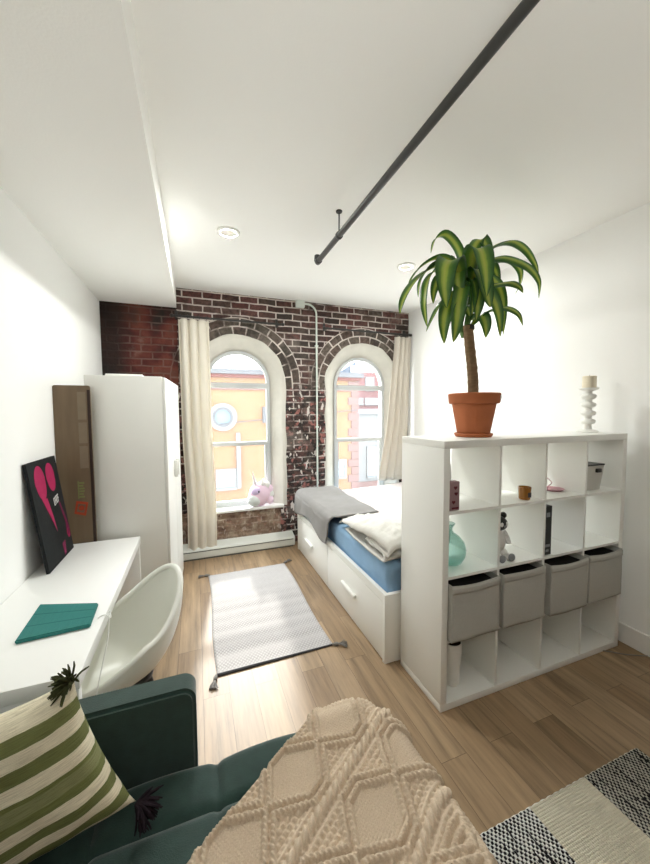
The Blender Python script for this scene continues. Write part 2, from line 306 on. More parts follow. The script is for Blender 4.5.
M = {
 'wall': P('white_paint', (.90, .905, .89), .8, .2, bump=.06, bscale=180),
 'ceiling': P('ceiling_paint', (.92, .92, .895), .85, .15, bump=.05, bscale=120),
 'plaster': P('cream_plaster', (.60, .58, .52), .85, .15, noise=.16, nscale=6, bump=.35, bscale=22),
 'trim': P('white_trim_paint', (.83, .83, .81), .4, .4),
 'brick': brick_material(), 'floor': floor_material(), 'glass': glass_material(),
 'white_lam': P('white_laminate', (.82, .825, .79), .35, .45, noise=.015, nscale=4),
 'desk': P('white_desk_laminate', (.86, .865, .85), .3, .5),
 'frame_white': P('white_foil', (.84, .84, .8), .4, .4),
 'black_metal': P('black_metal', (.018, .017, .016), .42, .5, noise=.3, nscale=30),
 'pipe': P('black_pipe', (.03, .03, .028), .45, .5, noise=.4, nscale=14),
 'curtain': curtain_material('cream_linen', (.82, .78, .69)),
 'curtain2': curtain_material('oatmeal_linen', (.66, .61, .53)),
 'heater': P('heater_enamel', (.72, .745, .70), .4, .4), 'heater_dark': P('heater_slot', (.12, .13, .12), .6, .3),
 'green': P('green_velvet', (.017, .042, .034), .8, .25, noise=.4, nscale=25, sheen=.32, bump=.15, bscale=260),
 'knit': P('oatmeal_wool', (.55, .445, .335), .95, .05, noise=.25, nscale=260, bump=.2, bscale=420),
 'pillow': pillow_material(), 'tassel': P('dark_wool_tassel', (.06, .065, .03), .95, .05, noise=.5, nscale=60), 'tassel2': P('plum_wool_tassel', (.02, .014, .018), .95, .05, noise=.5, nscale=60),
 'rug1': rug_grey_material(), 'rug2': rug_weave_material(), 'tasselgrey': P('grey_black_yarn', (.22, .21, .20), .95, .05, noise=.8, nscale=160),
 'fringe': P('cream_binding', (.80, .78, .70), .95, .05, bump=.4, bscale=200),
 'blue': P('blue_cotton', (.27, .43, .62), .85, .15, noise=.12, nscale=12, bump=.2, bscale=40),
 'duvet': P('white_cotton', (.66, .645, .60), .9, .1, bump=.3, bscale=45),
 'grey_cloth': P('grey_cotton', (.26, .25, .24), .9, .1, noise=.12, nscale=10, bump=.2, bscale=60),
 'sheet': P('blush_cotton', (.50, .455, .435), .9, .1, noise=.06, nscale=6, bump=.25, bscale=25),
 'bin': P('grey_canvas', (.46, .455, .42), .9, .1, noise=.08, nscale=120, bump=.3, bscale=300),
 'dark': P('dark_interior', (.025, .024, .022), .8, .1),
 'terracotta': P('terracotta', (.42, .135, .055), .75, .25, noise=.15, nscale=9, bump=.1, bscale=90),
 'soil': P('potting_soil', (.03, .02, .014), .95, .05, bump=1, bscale=60),
 'bark': P('cane_bark', (.23, .15, .085), .85, .15, noise=.45, nscale=30, bump=.6, bscale=50, stretch=(1, 1, 2.5)),
 'leaf': leaf_material(),
 'ceramic': P('white_ceramic', (.78, .78, .74), .3, .5), 'wax': P('ivory_wax', (.78, .71, .56), .6, .3),
 'amber': P('amber_glass', (.45, .19, .035), .12, .6, trans=.35), 'teal_glass': None,
 'pink_print': P('mauve_print', (.30, .19, .20), .6, .3, noise=.1, nscale=30), 'maroon': P('maroon_ink', (.10, .012, .02), .6, .3),
 'black': P('black_plastic', (.014, .014, .014), .4, .5), 'whiteplush': P('white_plush', (.78, .77, .75), .95, .05, bump=.6, bscale=120),
 'black_box': P('black_card', (.014, .016, .018), .45, .4, noise=.4, nscale=20), 'greymark': P('grey_print', (.25, .26, .27), .6, .3),
 'teal': P('teal_cloth', (.022, .17, .155), .6, .3, noise=.18, nscale=10, stretch=(30, 2, 1), bump=.15, bscale=200), 'teal_line': P('dark_teal_fold', (.01, .10, .095), .7, .2),
 'wire': P('white_wire', (.72, .72, .69), .5, .4), 'wire_grey': P('grey_wire', (.25, .24, .22), .5, .4),
 'canvas': P('black_canvas', (.011, .013, .0135), .75, .2, noise=.35, nscale=14, bump=.2, bscale=250), 'magenta': P('magenta_paint', (.36, .018, .085), .7, .2, noise=.25, nscale=22),
 'magenta_dim': P('dusky_magenta_paint', (.16, .014, .055), .7, .2, noise=.25, nscale=22), 'whitepaint': P('white_paint_mark', (.7, .7, .68), .7, .2),
 'board': P('brown_board', (.17, .118, .07), .5, .4, noise=.28, nscale=4, stretch=(6, 1, .6)), 'board_dark': P('dark_board_edge', (.03, .016, .012), .55, .3), 'board_tile': P('worn_board_patch', (.21, .16, .105), .45, .45, noise=.15, nscale=14),
 'sticker_g': P('olive_sticker', (.22, .24, .09), .6, .3), 'sticker_r': P('orange_red_sticker', (.42, .055, .02), .6, .3),
 'lilac': P('lilac_plush', (.68, .56, .80), .95, .05, bump=.4, bscale=100), 'pink': P('pink_plush', (.84, .64, .76), .95, .05, bump=.4, bscale=100), 'greyface': P('pale_grey_plush', (.66, .70, .69), .9, .05, bump=.3, bscale=100),
 'silver': P('pale_silver_horn', (.70, .66, .70), .4, .5),
 'wood_dark': P('black_stained_wood', (.02, .017, .015), .5, .4), 'shell': P('white_polypropylene', (.80, .81, .75), .32, .45),
 'light_lens': P('frosted_lens', (.86, .84, .76), .5, .4), 'steel': P('galvanised_steel', (.48, .5, .48), .4, .5, noise=.1, nscale=30),
 'box_white': P('painted_box', (.66, .71, .66), .5, .4),
 'brick_plain': facade_material('rear_brick', (.16, .075, .065), (.11, .06, .05), (.35, .3, .27)),
 'sash': P('backlit_sash', (.50, .52, .52), .45, .4),  # white sash greyed in its colour to carry the backlit shade
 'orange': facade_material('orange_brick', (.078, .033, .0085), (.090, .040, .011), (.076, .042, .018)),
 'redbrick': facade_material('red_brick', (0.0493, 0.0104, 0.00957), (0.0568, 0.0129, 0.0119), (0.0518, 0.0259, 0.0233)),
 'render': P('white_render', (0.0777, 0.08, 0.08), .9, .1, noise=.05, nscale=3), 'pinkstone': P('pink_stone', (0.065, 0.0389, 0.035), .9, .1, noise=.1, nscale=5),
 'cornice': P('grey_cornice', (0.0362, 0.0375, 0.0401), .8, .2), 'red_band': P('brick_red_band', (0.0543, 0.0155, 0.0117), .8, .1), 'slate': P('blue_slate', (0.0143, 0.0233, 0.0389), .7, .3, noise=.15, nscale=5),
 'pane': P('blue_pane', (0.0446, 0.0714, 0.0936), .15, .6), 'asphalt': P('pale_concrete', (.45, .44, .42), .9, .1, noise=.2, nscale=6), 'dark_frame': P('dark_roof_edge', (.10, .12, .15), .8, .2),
}
def thin_glass(name, col, f):
    mat = bpy.data.materials.new(name); N, L = nt(mat); b = N['Principled BSDF']; out = N['Material Output']
    b.inputs['Base Color'].default_value = (*col, 1); b.inputs['Roughness'].default_value = .06; b.inputs['Specular IOR Level'].default_value = .8
    tr = N.new('ShaderNodeBsdfTransparent'); tr.inputs[0].default_value = (*[.72+.28*c for c in col], 1)
    lw = N.new('ShaderNodeLayerWeight'); lw.inputs[0].default_value = .45
    mx = N.new('ShaderNodeMixShader'); L.new(math_(N, L, 'ADD', math_(N, L, 'MULTIPLY', lw.outputs['Facing'], .42), f, True), mx.inputs[0])
    L.new(tr.outputs[0], mx.inputs[1]); L.new(b.outputs[0], mx.inputs[2]); L.new(mx.outputs[0], out.inputs[0]); return mat
M['teal_glass'] = thin_glass('teal_glass', (.42, .72, .66), .06)

# ---------------------------------------------------------------- mesh builder
class MB:
    def __init__(s): s.v = []; s.f = []; s.uv = {}
    def add(s, vs, fs):
        o = len(s.v); s.v += [tuple(float(c) for c in p) for p in vs]; s.f += [tuple(i+o for i in f) for f in fs]; return s
    def box(s, x0, x1, y0, y1, z0, z1):
        return s.add([(x0, y0, z0), (x1, y0, z0), (x1, y1, z0), (x0, y1, z0), (x0, y0, z1), (x1, y0, z1), (x1, y1, z1), (x0, y1, z1)],
                     [(0, 3, 2, 1), (4, 5, 6, 7), (0, 1, 5, 4), (1, 2, 6, 5), (2, 3, 7, 6), (3, 0, 4, 7)])
    def rbox(s, x0, x1, y0, y1, z0, z1, r=.004, seg=2, axes='xyz', mat=None):
        bm = bmesh.new()
        vs = [bm.verts.new(p) for p in [(x0, y0, z0), (x1, y0, z0), (x1, y1, z0), (x0, y1, z0), (x0, y0, z1), (x1, y0, z1), (x1, y1, z1), (x0, y1, z1)]]
        for f in [(0, 3, 2, 1), (4, 5, 6, 7), (0, 1, 5, 4), (1, 2, 6, 5), (2, 3, 7, 6), (3, 0, 4, 7)]: bm.faces.new([vs[i] for i in f])
        es = [e for e in bm.edges if 'xyz'[max(range(3), key=lambda k: abs((e.verts[1].co-e.verts[0].co)[k]))] in axes]
        bmesh.ops.bevel(bm, geom=es, offset=r, segments=seg, affect='EDGES', profile=.5)
        if mat is not None: bmesh.ops.transform(bm, matrix=mat, verts=bm.verts)
        bm.verts.index_update()
        s.add([v.co[:] for v in bm.verts], [tuple(v.index for v in f.verts) for f in bm.faces]); bm.free(); return s
    def tube(s, path, r, n=10, caps=True):
        path = [Vector(p) for p in path]; k = len(path); rs = r if isinstance(r, (list, tuple)) else [r]*k
        up = None; vs = []
        for i, p in enumerate(path):
            t = (path[min(i+1, k-1)]-path[max(i-1, 0)]).normalized()
            if up is None:
                up = Vector((0, 0, 1)) if abs(t.z) < .9 else Vector((1, 0, 0))
            a = (up-t*up.dot(t)).normalized(); up = a; b = t.cross(a)
            for j in range(n):
                th = 2*PI*j/n; vs.append(p+(a*math.cos(th)+b*math.sin(th))*rs[i])
        fs = [(i*n+j, i*n+(j+1) % n, (i+1)*n+(j+1) % n, (i+1)*n+j) for i in range(k-1) for j in range(n)]
        if caps: fs += [tuple(reversed(range(n))), tuple((k-1)*n+j for j in range(n))]
        return s.add(vs, fs)
    def cyl(s, p0, p1, r0, r1=None, n=16): return s.tube([p0, p1], [r0, r1 if r1 is not None else r0], n)
    def lathe(s, prof, n=32, c=(0, 0, 0), caps=True):
        vs = [(c[0]+r*math.cos(2*PI*j/n), c[1]+r*math.sin(2*PI*j/n), c[2]+z) for r, z in prof for j in range(n)]
        fs = [(i*n+j, i*n+(j+1) % n, (i+1)*n+(j+1) % n, (i+1)*n+j) for i in range(len(prof)-1) for j in range(n)]
        if caps: fs += [tuple(reversed(range(n))), tuple((len(prof)-1)*n+j for j in range(n))]
        return s.add(vs, fs)
    def grid(s, fn, nu, nv, wrap=False, uv=False):
        o = len(s.v); vs = [fn(i/(nu if wrap else nu-1), j/(nv-1)) for i in range(nu) for j in range(nv)]
        fs = []
        for i in range(nu if wrap else nu-1):
            for j in range(nv-1):
                a = (i % nu)*nv+j; b2 = ((i+1) % nu)*nv+j
                fs.append((a, b2, b2+1, a+1))
        s.add(vs, fs)
        if uv:
            for i in range(nu):
                for j in range(nv): s.uv[o+i*nv+j] = (i/(nu-1), j/(nv-1))
        return s
    def prism(s, pts, z0, z1):
        n = len(pts)
        return s.add([(x, y, z0) for x, y in pts]+[(x, y, z1) for x, y in pts],
                     [tuple(reversed(range(n))), tuple(range(n, 2*n))]+[(i, (i+1) % n, n+(i+1) % n, n+i) for i in range(n)])
    def xf(s, mat):
        s.v = [tuple(mat @ Vector(p)) for p in s.v]; return s
    def build(s, name, mat, parent=None, smooth=None, solid=0, sub=0, loc=None, rot=None, off=-1):
        me = bpy.data.meshes.new(name); me.from_pydata(s.v, [], s.f); me.validate(); 
        bm = bmesh.new(); bm.from_mesh(me); bmesh.ops.recalc_face_normals(bm, faces=bm.faces); bm.to_mesh(me); bm.free()
        me.materials.append(mat if not isinstance(mat, str) else M[mat])
        if s.uv:
            l = me.uv_layers.new(name='UVMap')
            for lp in me.loops: l.data[lp.index].uv = s.uv.get(lp.vertex_index, (0, 0))
        if smooth is not None:
            me.polygons.foreach_set('use_smooth', [True]*len(me.polygons))
            if smooth < 180: me.set_sharp_from_angle(angle=math.radians(smooth))
        o = bpy.data.objects.new(name, me); COL.objects.link(o)
        if parent is not None: o.parent = parent
        if loc is not None: o.location = loc
        if rot is not None: o.rotation_euler = rot
        if solid:
            md = o.modifiers.new('Solidify', 'SOLIDIFY'); md.thickness = solid; md.offset = off
        if sub:
            md = o.modifiers.new('Subdivision', 'SUBSURF'); md.levels = sub; md.render_levels = sub
        return o
def tag(o, label, cat, group=None):
    o['label'] = label; o['category'] = cat
    if group: o['group'] = group
    return o
def thing(name, label, cat, loc=(0, 0, 0), rz=0, group=None):
    o = bpy.data.objects.new(name, None); COL.objects.link(o); o.location = loc; o.rotation_euler = (0, 0, rz); o.empty_display_size = .05
    return tag(o, label, cat, group)
def struct(mb, name, mat, parent=None, **k):
    o = mb.build(name, mat, parent, **k)
    if parent is None: o['kind'] = 'structure'
    return o
def copy_tree(o, parent=None):
    c = o.copy(); COL.objects.link(c)
    if parent is not None: c.parent = parent
    for ch in list(o.children): copy_tree(ch, c)
    return c
def nz(x, y, z=0.): return mnoise.noise(Vector((x, y, z)))

# ================================================================ SETTING
XL, XR, YB, ZC, SX, SZ = -.872, 2.77, -1.7, 2.957, -.16, 2.744
struct(MB().box(XL-.2, XR+.2, YB-.2, WALLY+.02, -.1, 0), 'floor', 'floor')
struct(MB().box(SX, XR+.2, YB-.2, WALLY+.25, ZC, ZC+.12), 'ceiling', 'ceiling')
struct(MB().box(XL-.2, SX, YB-.2, WALLY+.25, SZ, ZC+.12), 'trim_3', 'ceiling')
struct(MB().box(XL-.15, XL, YB-.2, WALLY+.25, 0, ZC), 'wall_left', 'wall')
struct(MB().box(XR, XR+.15, YB-.2, WALLY+.25, 0, ZC), 'wall_right', 'wall')
struct(MB().box(XL, XR, YB-.15, YB, 0, ZC), 'wall_rear', 'brick_plain')  # unseen wall; dark brick chosen to keep fill off the shelf front
SILL = .478
def holes_wall(mb, y, r, flip=False):
    """one face of the window wall with two arched openings of radius r"""
    n = 28
    xs = [(XL-.15, None)]
    for c in (W1C, W2C):
        for i in range(n+1): xs.append((c-r*math.cos(PI*i/n), (c, i)))
    xs.append((XR+.15, None))
    for (xa, ta), (xb, tb) in zip(xs[:-1], xs[1:]):
        if xb-xa < 1e-6: continue
        if ta and tb and ta[0] == tb[0]:
            za = SPRING+math.sqrt(max(0, r*r-(xa-ta[0])**2)); zb = SPRING+math.sqrt(max(0, r*r-(xb-tb[0])**2))
            mb.add([(xa, y, za), (xb, y, zb), (xb, y, ZC), (xa, y, ZC)], [(0, 1, 2, 3)])
            mb.add([(xa, y, 0), (xb, y, 0), (xb, y, SILL), (xa, y, SILL)], [(0, 1, 2, 3)])
        else:
            mb.add([(xa, y, 0), (xb, y, 0), (xb, y, ZC), (xa, y, ZC)], [(0, 1, 2, 3)])
def arch(c, r, n=28):
    return [(c+r, SILL)]+[(c+r*math.cos(PI*i/n), SPRING+r*math.sin(PI*i/n)) for i in range(n+1)]+[(c-r, SILL)]
def strip(mb, a, ya, b, yb):
    k = len(a); mb.add([(x, ya, z) for x, z in a]+[(x, yb, z) for x, z in b], [(i, i+1, k+i+1, k+i) for i in range(k-1)])
mb = MB(); holes_wall(mb, WALLY, ARC_R); struct(mb, 'wall_window', 'brick')
mb = MB(); holes_wall(mb, WALLY+.27, OPEN_R); holes_wall(mb, WALLY+.14, OPEN_R)
for c in (W1C, W2C): strip(mb, arch(c, OPEN_R), WALLY+.14, arch(c, OPEN_R), WALLY+.27)
struct(mb, 'wall_exterior', 'plaster')
for k, c in enumerate((W1C, W2C)):
    mb = MB()
    a0 = [(x, z) for x, z in arch(c, ARC_R+.004)]
    def wob(p, s):
        return (p[0]+.02*nz(p[0]*5+s, p[1]*5), p[1]+.02*nz(p[0]*5, p[1]*5+9+s)*(p[1] > SILL+.01))
    lip = []
    base = arch(c, ARC_R+.012, 40)
    # densify jamb legs so the plaster edge can wander
    def dens(a):
        out = []
        for p, q in zip(a[:-1], a[1:]):
            m_ = max(1, int(math.hypot(q[0]-p[0], q[1]-p[1])/.05))
            for i in range(m_): out.append((p[0]+(q[0]-p[0])*i/m_, p[1]+(q[1]-p[1])*i/m_))
        return out+[a[-1]]
    A = dens(base)
    def scale(a, r1):   # same points pulled to another radius
        out = []
        for x, z in a:
            if z > SPRING:
                t = math.atan2(z-SPRING, x-c); out.append((c+r1*math.cos(t), SPRING+r1*math.sin(t)))
            else: out.append((c+math.copysign(r1, x-c), z))
        return out
    outer = [wob(p, k*3) for p in A]
    strip(mb, outer, WALLY-.002, scale(A, ARC_R), WALLY-.006)
    strip(mb, scale(A, ARC_R), WALLY-.006, scale(A, ARC_R-.03), WALLY+.012)
    strip(mb, scale(A, ARC_R-.03), WALLY+.012, scale(A, OPEN_R), WALLY+.141)
    struct(mb, 'trim_%d' % (k+1), 'plaster', smooth=40)
    # sash window
    yf, yb2 = WALLY+.12, WALLY+.165
    fr = MB()
    ro, ri = OPEN_R+.004, OPEN_R-.035
    strip(fr, arch(c, ro), yf, arch(c, ri), yf); strip(fr, arch(c, ri), yf, arch(c, ri), yb2); strip(fr, arch(c, ro), yb2, arch(c, ri), yb2)
    for z0, z1, d in ((SILL, .555, 0), (1.215, 1.262, .012), (1.905, 1.968, -.012)):
        fr.box(c-ri, c+ri, yf+d, yb2, z0, z1)
    for x0 in (c-ri, c+ri-.028): fr.box(x0, x0+.028, yf+.014, yb2, .55, 1.24)
    w = struct(fr, 'window_%d' % (k+1), 'sash')
    g = MB(); pts = arch(c, ri); g.add([(x, yf+.03, z) for x, z in pts], [tuple(range(len(pts)))]); g.build('pane', 'glass', w)
    s = MB().rbox(c-ARC_R+.02, c+ARC_R-.03, WALLY-.03, WALLY+.135, SILL-.02, SILL+.012, .006); s.build('sill', 'trim', w, smooth=40)
# baseboards
struct(MB().rbox(XR-.014, XR, YB, 4.02, 0, .135, .004), 'baseboard_right', 'trim')
struct(MB().rbox(XL, XL+.014, YB, 1.30, 0, .135, .004), 'baseboard_left', 'trim')

# ================================================================ SERVICES
h = thing('baseboard_heater', 'long low off-white baseboard heater under the left arched window', 'heater', (.6, 4.03, 0))
mb = MB()
prof = [(-.055, .012), (-.06, .02), (-.06, .10), (-.05, .115), (.07, .15), (.07, .012)]
x0, x1 = -.95, .49
mb.add([(x0, y, z) for y, z in prof]+[(x1, y, z) for y, z in prof], [tuple(range(6)), tuple(range(6, 12))]+[(i, (i+1) % 6, 6+(i+1) % 6, 6+i) for i in range(6)])
mb.build('cover', 'heater', h)
MB().box(x0+.02, x1-.02, -.0625, -.055, .086, .094).build('slot', 'heater_dark', h)
MB().box(x0+.02, x1-.02, -.058, .05, .0, .014).build('base', 'heater_dark', h)

t = thing('electrical_conduit', 'white conduit running down the brick between both windows from a box at the ceiling', 'conduit', (1.22, WALLY, 2.92))
MB().rbox(-.055, .05, -.05, -.002, -.045, .036, .004).build('junction_box', 'box_white', t)
path = [(.05, -.02, .005)]+[(.09+.115*math.sin(a), -.02, -.11+.115*math.cos(a)) for a in np.linspace(0, PI/2, 9)]+[(.205, -.02, -1.2), (.205, -.02, -2.42)]
MB().tube(path, .0115, 10).build('tube', 'box_white', t, smooth=60)
for z in (-.5, -1.5): MB().rbox(.185, .225, -.034, -.001, z, z+.02, .003).build('strap', 'box_white', t)

t = thing('ceiling_pipe', 'long black iron pipe hung under the ceiling', 'pipe', (.932, 2.6, 2.80))
MB().tube([(0, .0, 0), (0, -4.3, 0)], .0195, 16).build('tube', 'pipe', t, smooth=60)
MB().tube([(0, .0, -.0), (0, .03, .0), (0, .04, .012), (0, .04, .05)], [.026, .026, .026, .023], 16).build('elbow', 'black_metal', t, smooth=60)
for y in (-.4, -2.8):
    hg = MB().cyl((0, y, .02), (0, y, .157), .005); hg.build('hanger_rod', 'black_metal', t)
    MB().lathe([(.023, -.012), (.025, -.01), (.025, .01), (.023, .012)], 20).xf(Matrix.Translation((0, y, 0)) @ Matrix.Rotation(PI/2, 4, 'X')).build('clamp', 'black_metal', t, smooth=50)
    MB().lathe([(.02, .148), (.022, .157)], 16, (0, y, 0)).build('ceiling_flange', 'black_metal', t)
LAMPS = []
for (x, y), lb in (((.265, 2.73), 'round white ceiling downlight left of the black pipe end'), ((1.856, 2.80), 'round white ceiling downlight behind the top leaves of the plant')):
    t = thing('ceiling_downlight', lb, 'ceiling light', (x, y, ZC), group='recessed ceiling lights')
    MB().lathe([(.085, 0), (.084, -.008), (.07, -.014), (.058, -.010), (.056, -.002)], 36, caps=False).build('trim_ring', 'ceramic', t, smooth=50)
    MB().lathe([(.0005, -.006), (.057, -.005)], 36, caps=False).build('lens', 'light_lens', t, smooth=50)
    LAMPS.append((x, y))

def rod(xa, za, xb, zb, y, brackets, label):
    t = thing('curtain_rod', label, 'curtain rod', (xa, y, za), group='black curtain rods')
    MB().cyl((0, 0, 0), (xb-xa, 0, zb-za), .011, n=12).build('pole', 'black_metal', t, smooth=60)
    for x, z in ((-.0, 0), (xb-xa, zb-za)):
        MB().lathe([(.004, -.018), (.016, -.014), (.018, 0), (.016, .014), (.004, .018)], 14).xf(Matrix.Translation((x, 0, z)) @ Matrix.Rotation(PI/2, 4, 'Y')).build('finial', 'black_metal', t, smooth=50)
    for bx in brackets:
        z = (zb-za)*(bx-xa)/(xb-xa)
        b = MB(); b.rbox(bx-xa-.014, bx-xa+.014, WALLY-y-.012, WALLY-y-.002, z-.02, z+.075, .003)
        b.rbox(bx-xa-.008, bx-xa+.008, -.012, WALLY-y-.004, z-.017, z-.006, .002); b.build('bracket', 'black_metal', t)
rod(-.205, 2.640, .985, 2.640, 4.02, (-.165, .93), 'black curtain rod above the left arched window')
rod(1.50, 2.642, 2.742, 2.641, 4.02, (1.53, 2.69), 'black curtain rod above the right arched window')

def curtain(label, mat, xt0, xt1, xb0, xb1, zt, zb, y, folds, seed, dev=0.):
    t = thing('curtain', label, 'curtain', ((xt0+xt1)/2, y, 0), group='linen curtains')
    xc = (xt0+xt1)/2
    def fn(u, v):
        z = zt+(zb-zt)*v
        e = v**1.3
        x = (xt0+(xt1-xt0)*u)*(1-e)+(xb0+(xb1-xb0)*u)*e+.012*math.sin(9*v+seed)*v
        ph = u*folds*2*PI
        a = .034*(1-.3*v)*(1-.75*u**1.5)
        yy = a*math.sin(ph+.5*math.sin(2.2*v+seed))+.004*math.sin(2.0*ph+2*v)*(1-v)
        x += .006*math.cos(ph*1.0+.6*v)
        return (x-xc, yy, z)
    MB().grid(fn, 161, 60).build('panel', mat, t, smooth=180, solid=.003)
    MB().grid(lambda u, v: tuple(v3(fn(u, .972+.028*v))+v3([0, -.004, 0])), 161, 4).build('hem', mat, t, smooth=180, solid=.003)
    for i in range(5):
        u = (i+.5)/5; p = fn(u, 0)
        ring = [(p[0], .02+.018*math.cos(a), 2.640+.018*math.sin(a)) for a in np.linspace(0, 2*PI, 17)]
        MB().tube(ring, .0025, 6, False).build('ring', 'black_metal', t, smooth=60)
curtain('cream linen curtain at the left side of the left arched window', 'curtain', -.15, .168, -.115, .20, 2.605, .03, 4.00, 3.5, 1.)
curtain('oatmeal curtain at the right arched window by the corner', 'curtain2', 2.49, 2.74, 2.24, 2.66, 2.60, .70, 4.00, 3.5, 2.4)

# ================================================================ WARDROBE, BOARD
t = thing('wardrobe', 'tall plain white wardrobe at the far end of the white desk', 'wardrobe', (-.200, 2.785, 0), -math.radians(3.5))
W, D, H = .86, .512, 1.885      # along y, into -x, height
MB().rbox(-D, -.022, 0, W, .0, H, .003).build('body', 'white_lam', t, smooth=40)
for y0, y1, hy in ((.004, W/2-.002, W/2-.05), (W/2+.002, W-.004, W/2+.05)):
    d = MB().rbox(-.02, 0, y0, y1, .07, H-.006, .003).build('door', 'white_lam', t, smooth=40)
    MB().rbox(.0, .028, hy-.011, hy+.011, 1.08, 1.22, .005).build('handle', 'ceramic', d, smooth=40)
tag(MB().rbox(-.60, -.36, 2.90, 3.32, H, H+.022, .004).build('flat_box', 'white_lam', smooth=40), 'thin flat white box lying on top of the wardrobe', 'box')
t = thing('brown_board', 'tall worn brown board standing between left wall and wardrobe', 'board', (-.752, 2.758, 0))
MB().rbox(-.118, .09, -.008, .010, 0, 1.808, .012, 3, 'y').build('panel', 'board', t, smooth=40)
MB().rbox(.072, .0905, -.0095, -.007, .3, 1.78, .001).build('dark_edge', 'board_dark', t)
for z0, z1 in ((1.58, 1.765), (1.42, 1.56), (1.25, 1.40)):
    MB().rbox(.016, .064, -.0095, -.0075, z0, z1, .0008).build('worn_patch', 'board_tile', t)
s = MB()
for z in range(6): s.box(-.0+.004*(z % 2), .034-.006*(z % 3 == 1), -.010, -.0085, 1.05+z*.019, 1.05+z*.019+.012)
s.box(-.004, .002, -.010, -.0085, 1.045, 1.165); s.build('olive_sticker', 'sticker_g', t)
s = MB()
def ringpoly(mb, cx, cz, pts, th, y0, y1):
    inner = [(cx+(x-cx)*th, cz+(z-cz)*th) for x, z in pts]; n = len(pts)
    vs = [(x, y0, z) for x, z in pts]+[(x, y0, z) for x, z in inner]+[(x, y1, z) for x, z in pts]+[(x, y1, z) for x, z in inner]
    fs = []
    for i in range(n):
        j = (i+1) % n; fs += [(i, j, n+j, n+i), (2*n+i, 2*n+j, 3*n+j, 3*n+i), (i, j, 2*n+j, 2*n+i), (n+i, n+j, 3*n+j, 3*n+i)]
    mb.add(vs, fs)
q = [(-.03, .945), (.035, .925), (.052, 1.015), (-.015, 1.03)]
ringpoly(s, .01, .98, q, .66, -.0105, -.0085)
s.build('orange_sticker', 'sticker_r', t)
MB().lathe([(.017, -.001), (.017, .001)], 16).xf(Matrix.Translation((.012, -.0095, .98)) @ Matrix.Rotation(PI/2, 4, 'X')).build('sticker_dot', 'sticker_r', t)

# ================================================================ DESK AND WHAT IS ON IT
t = thing('desk', 'long white desk along the left wall', 'desk', (0, 0, 0))
DX0, DX1, DY0, DY1, DZ = XL+.004, -.392, 1.345, 2.742, .74
MB().rbox(DX0, DX1, DY0, DY1, DZ-.052, DZ, .003).build('desktop', 'desk', t, smooth=40)
for y in (DY0+.002, DY1-.034): MB().rbox(DX0+.01, DX1-.004, y, y+.032, 0, DZ-.052, .003).build('side_panel', 'desk', t, smooth=40)
MB().rbox(DX0+.02, DX0+.036, DY0+.03, DY1-.03, .25, DZ-.05, .002).build('back_panel', 'desk', t)
# picture leaning on the wall: local x along y of the room, z up the canvas
t = thing('canvas_painting', 'black canvas painting with two magenta blooms leaning on the wall', 'painting', (0, 0, 0))
Wp, Hp = .405, .618
a = math.asin((.855-.775)/Hp)
mt = Matrix.Translation((-.772, 2.268, DZ+.001)) @ Matrix.Rotation(-a, 4, 'Y') @ Matrix.Rotation(PI/2, 4, 'Z')
t.matrix_world = mt
# frame local: x -> along wall, y -> towards wall (-x of room), z up
MB().rbox(0, Wp, 0, .018, 0, Hp, .003).build('canvas', 'canvas', t, smooth=40)
def blob(pts, mat, name, y=-.0012):
    n = len(pts); mb = MB(); mb.add([(x, y, z) for x, z in pts]+[(x, .002, z) for x, z in pts], [tuple(range(n)), tuple(range(n, 2*n))]+[(i, (i+1) % n, n+(i+1) % n, n+i) for i in range(n)])
    mb.build(name, mat, t)
def ell(cx, cz, rx, rz, tilt, top=1.):
    out = []
    for i in range(28):
        th = 2*PI*i/28; x = rx*math.cos(th)*(1 if math.sin(th) > 0 else .92); z = rz*math.sin(th)*(1 if math.sin(th) < 0 else top)
        out.append((cx+x*math.cos(tilt)-z*math.sin(tilt), cz+x*math.sin(tilt)+z*math.cos(tilt)))
    return out
blob(ell(.125, .490, .070, .100, .05), 'magenta', 'bloom'); blob(ell(.275, .500, .062, .088, .05), 'magenta', 'bloom')
blob([(.095, .405), (.168, .39), (.200, .27), (.212, .175), (.185, .235), (.140, .32)], 'magenta', 'stem')
blob([(.315, .33), (.33, .335), (.375, .21), (.395, .135), (.365, .10), (.345, .135), (.355, .19)], 'magenta_dim', 'stem')
blob(ell(.367, .118, .024, .032, 0), 'magenta', 'bud')
blob([(.24, .085), (.29, .095), (.275, .02), (.245, .01)], 'magenta_dim', 'smudge')
mk = MB()
for i, x in enumerate((.248, .268, .288, .308)):
    mk.box(x, x+.007, -.002, .002, .325+.004*i, .372+.004*i); mk.box(x, x+.016, -.002, .002, .365+.004*i, .372+.004*i)
    mk.box(x, x+.016, -.002, .002, (.345 if i % 2 else .325)+.004*i, (.351 if i % 2 else .331)+.004*i)
mk.build('lettering', 'whitepaint', t)

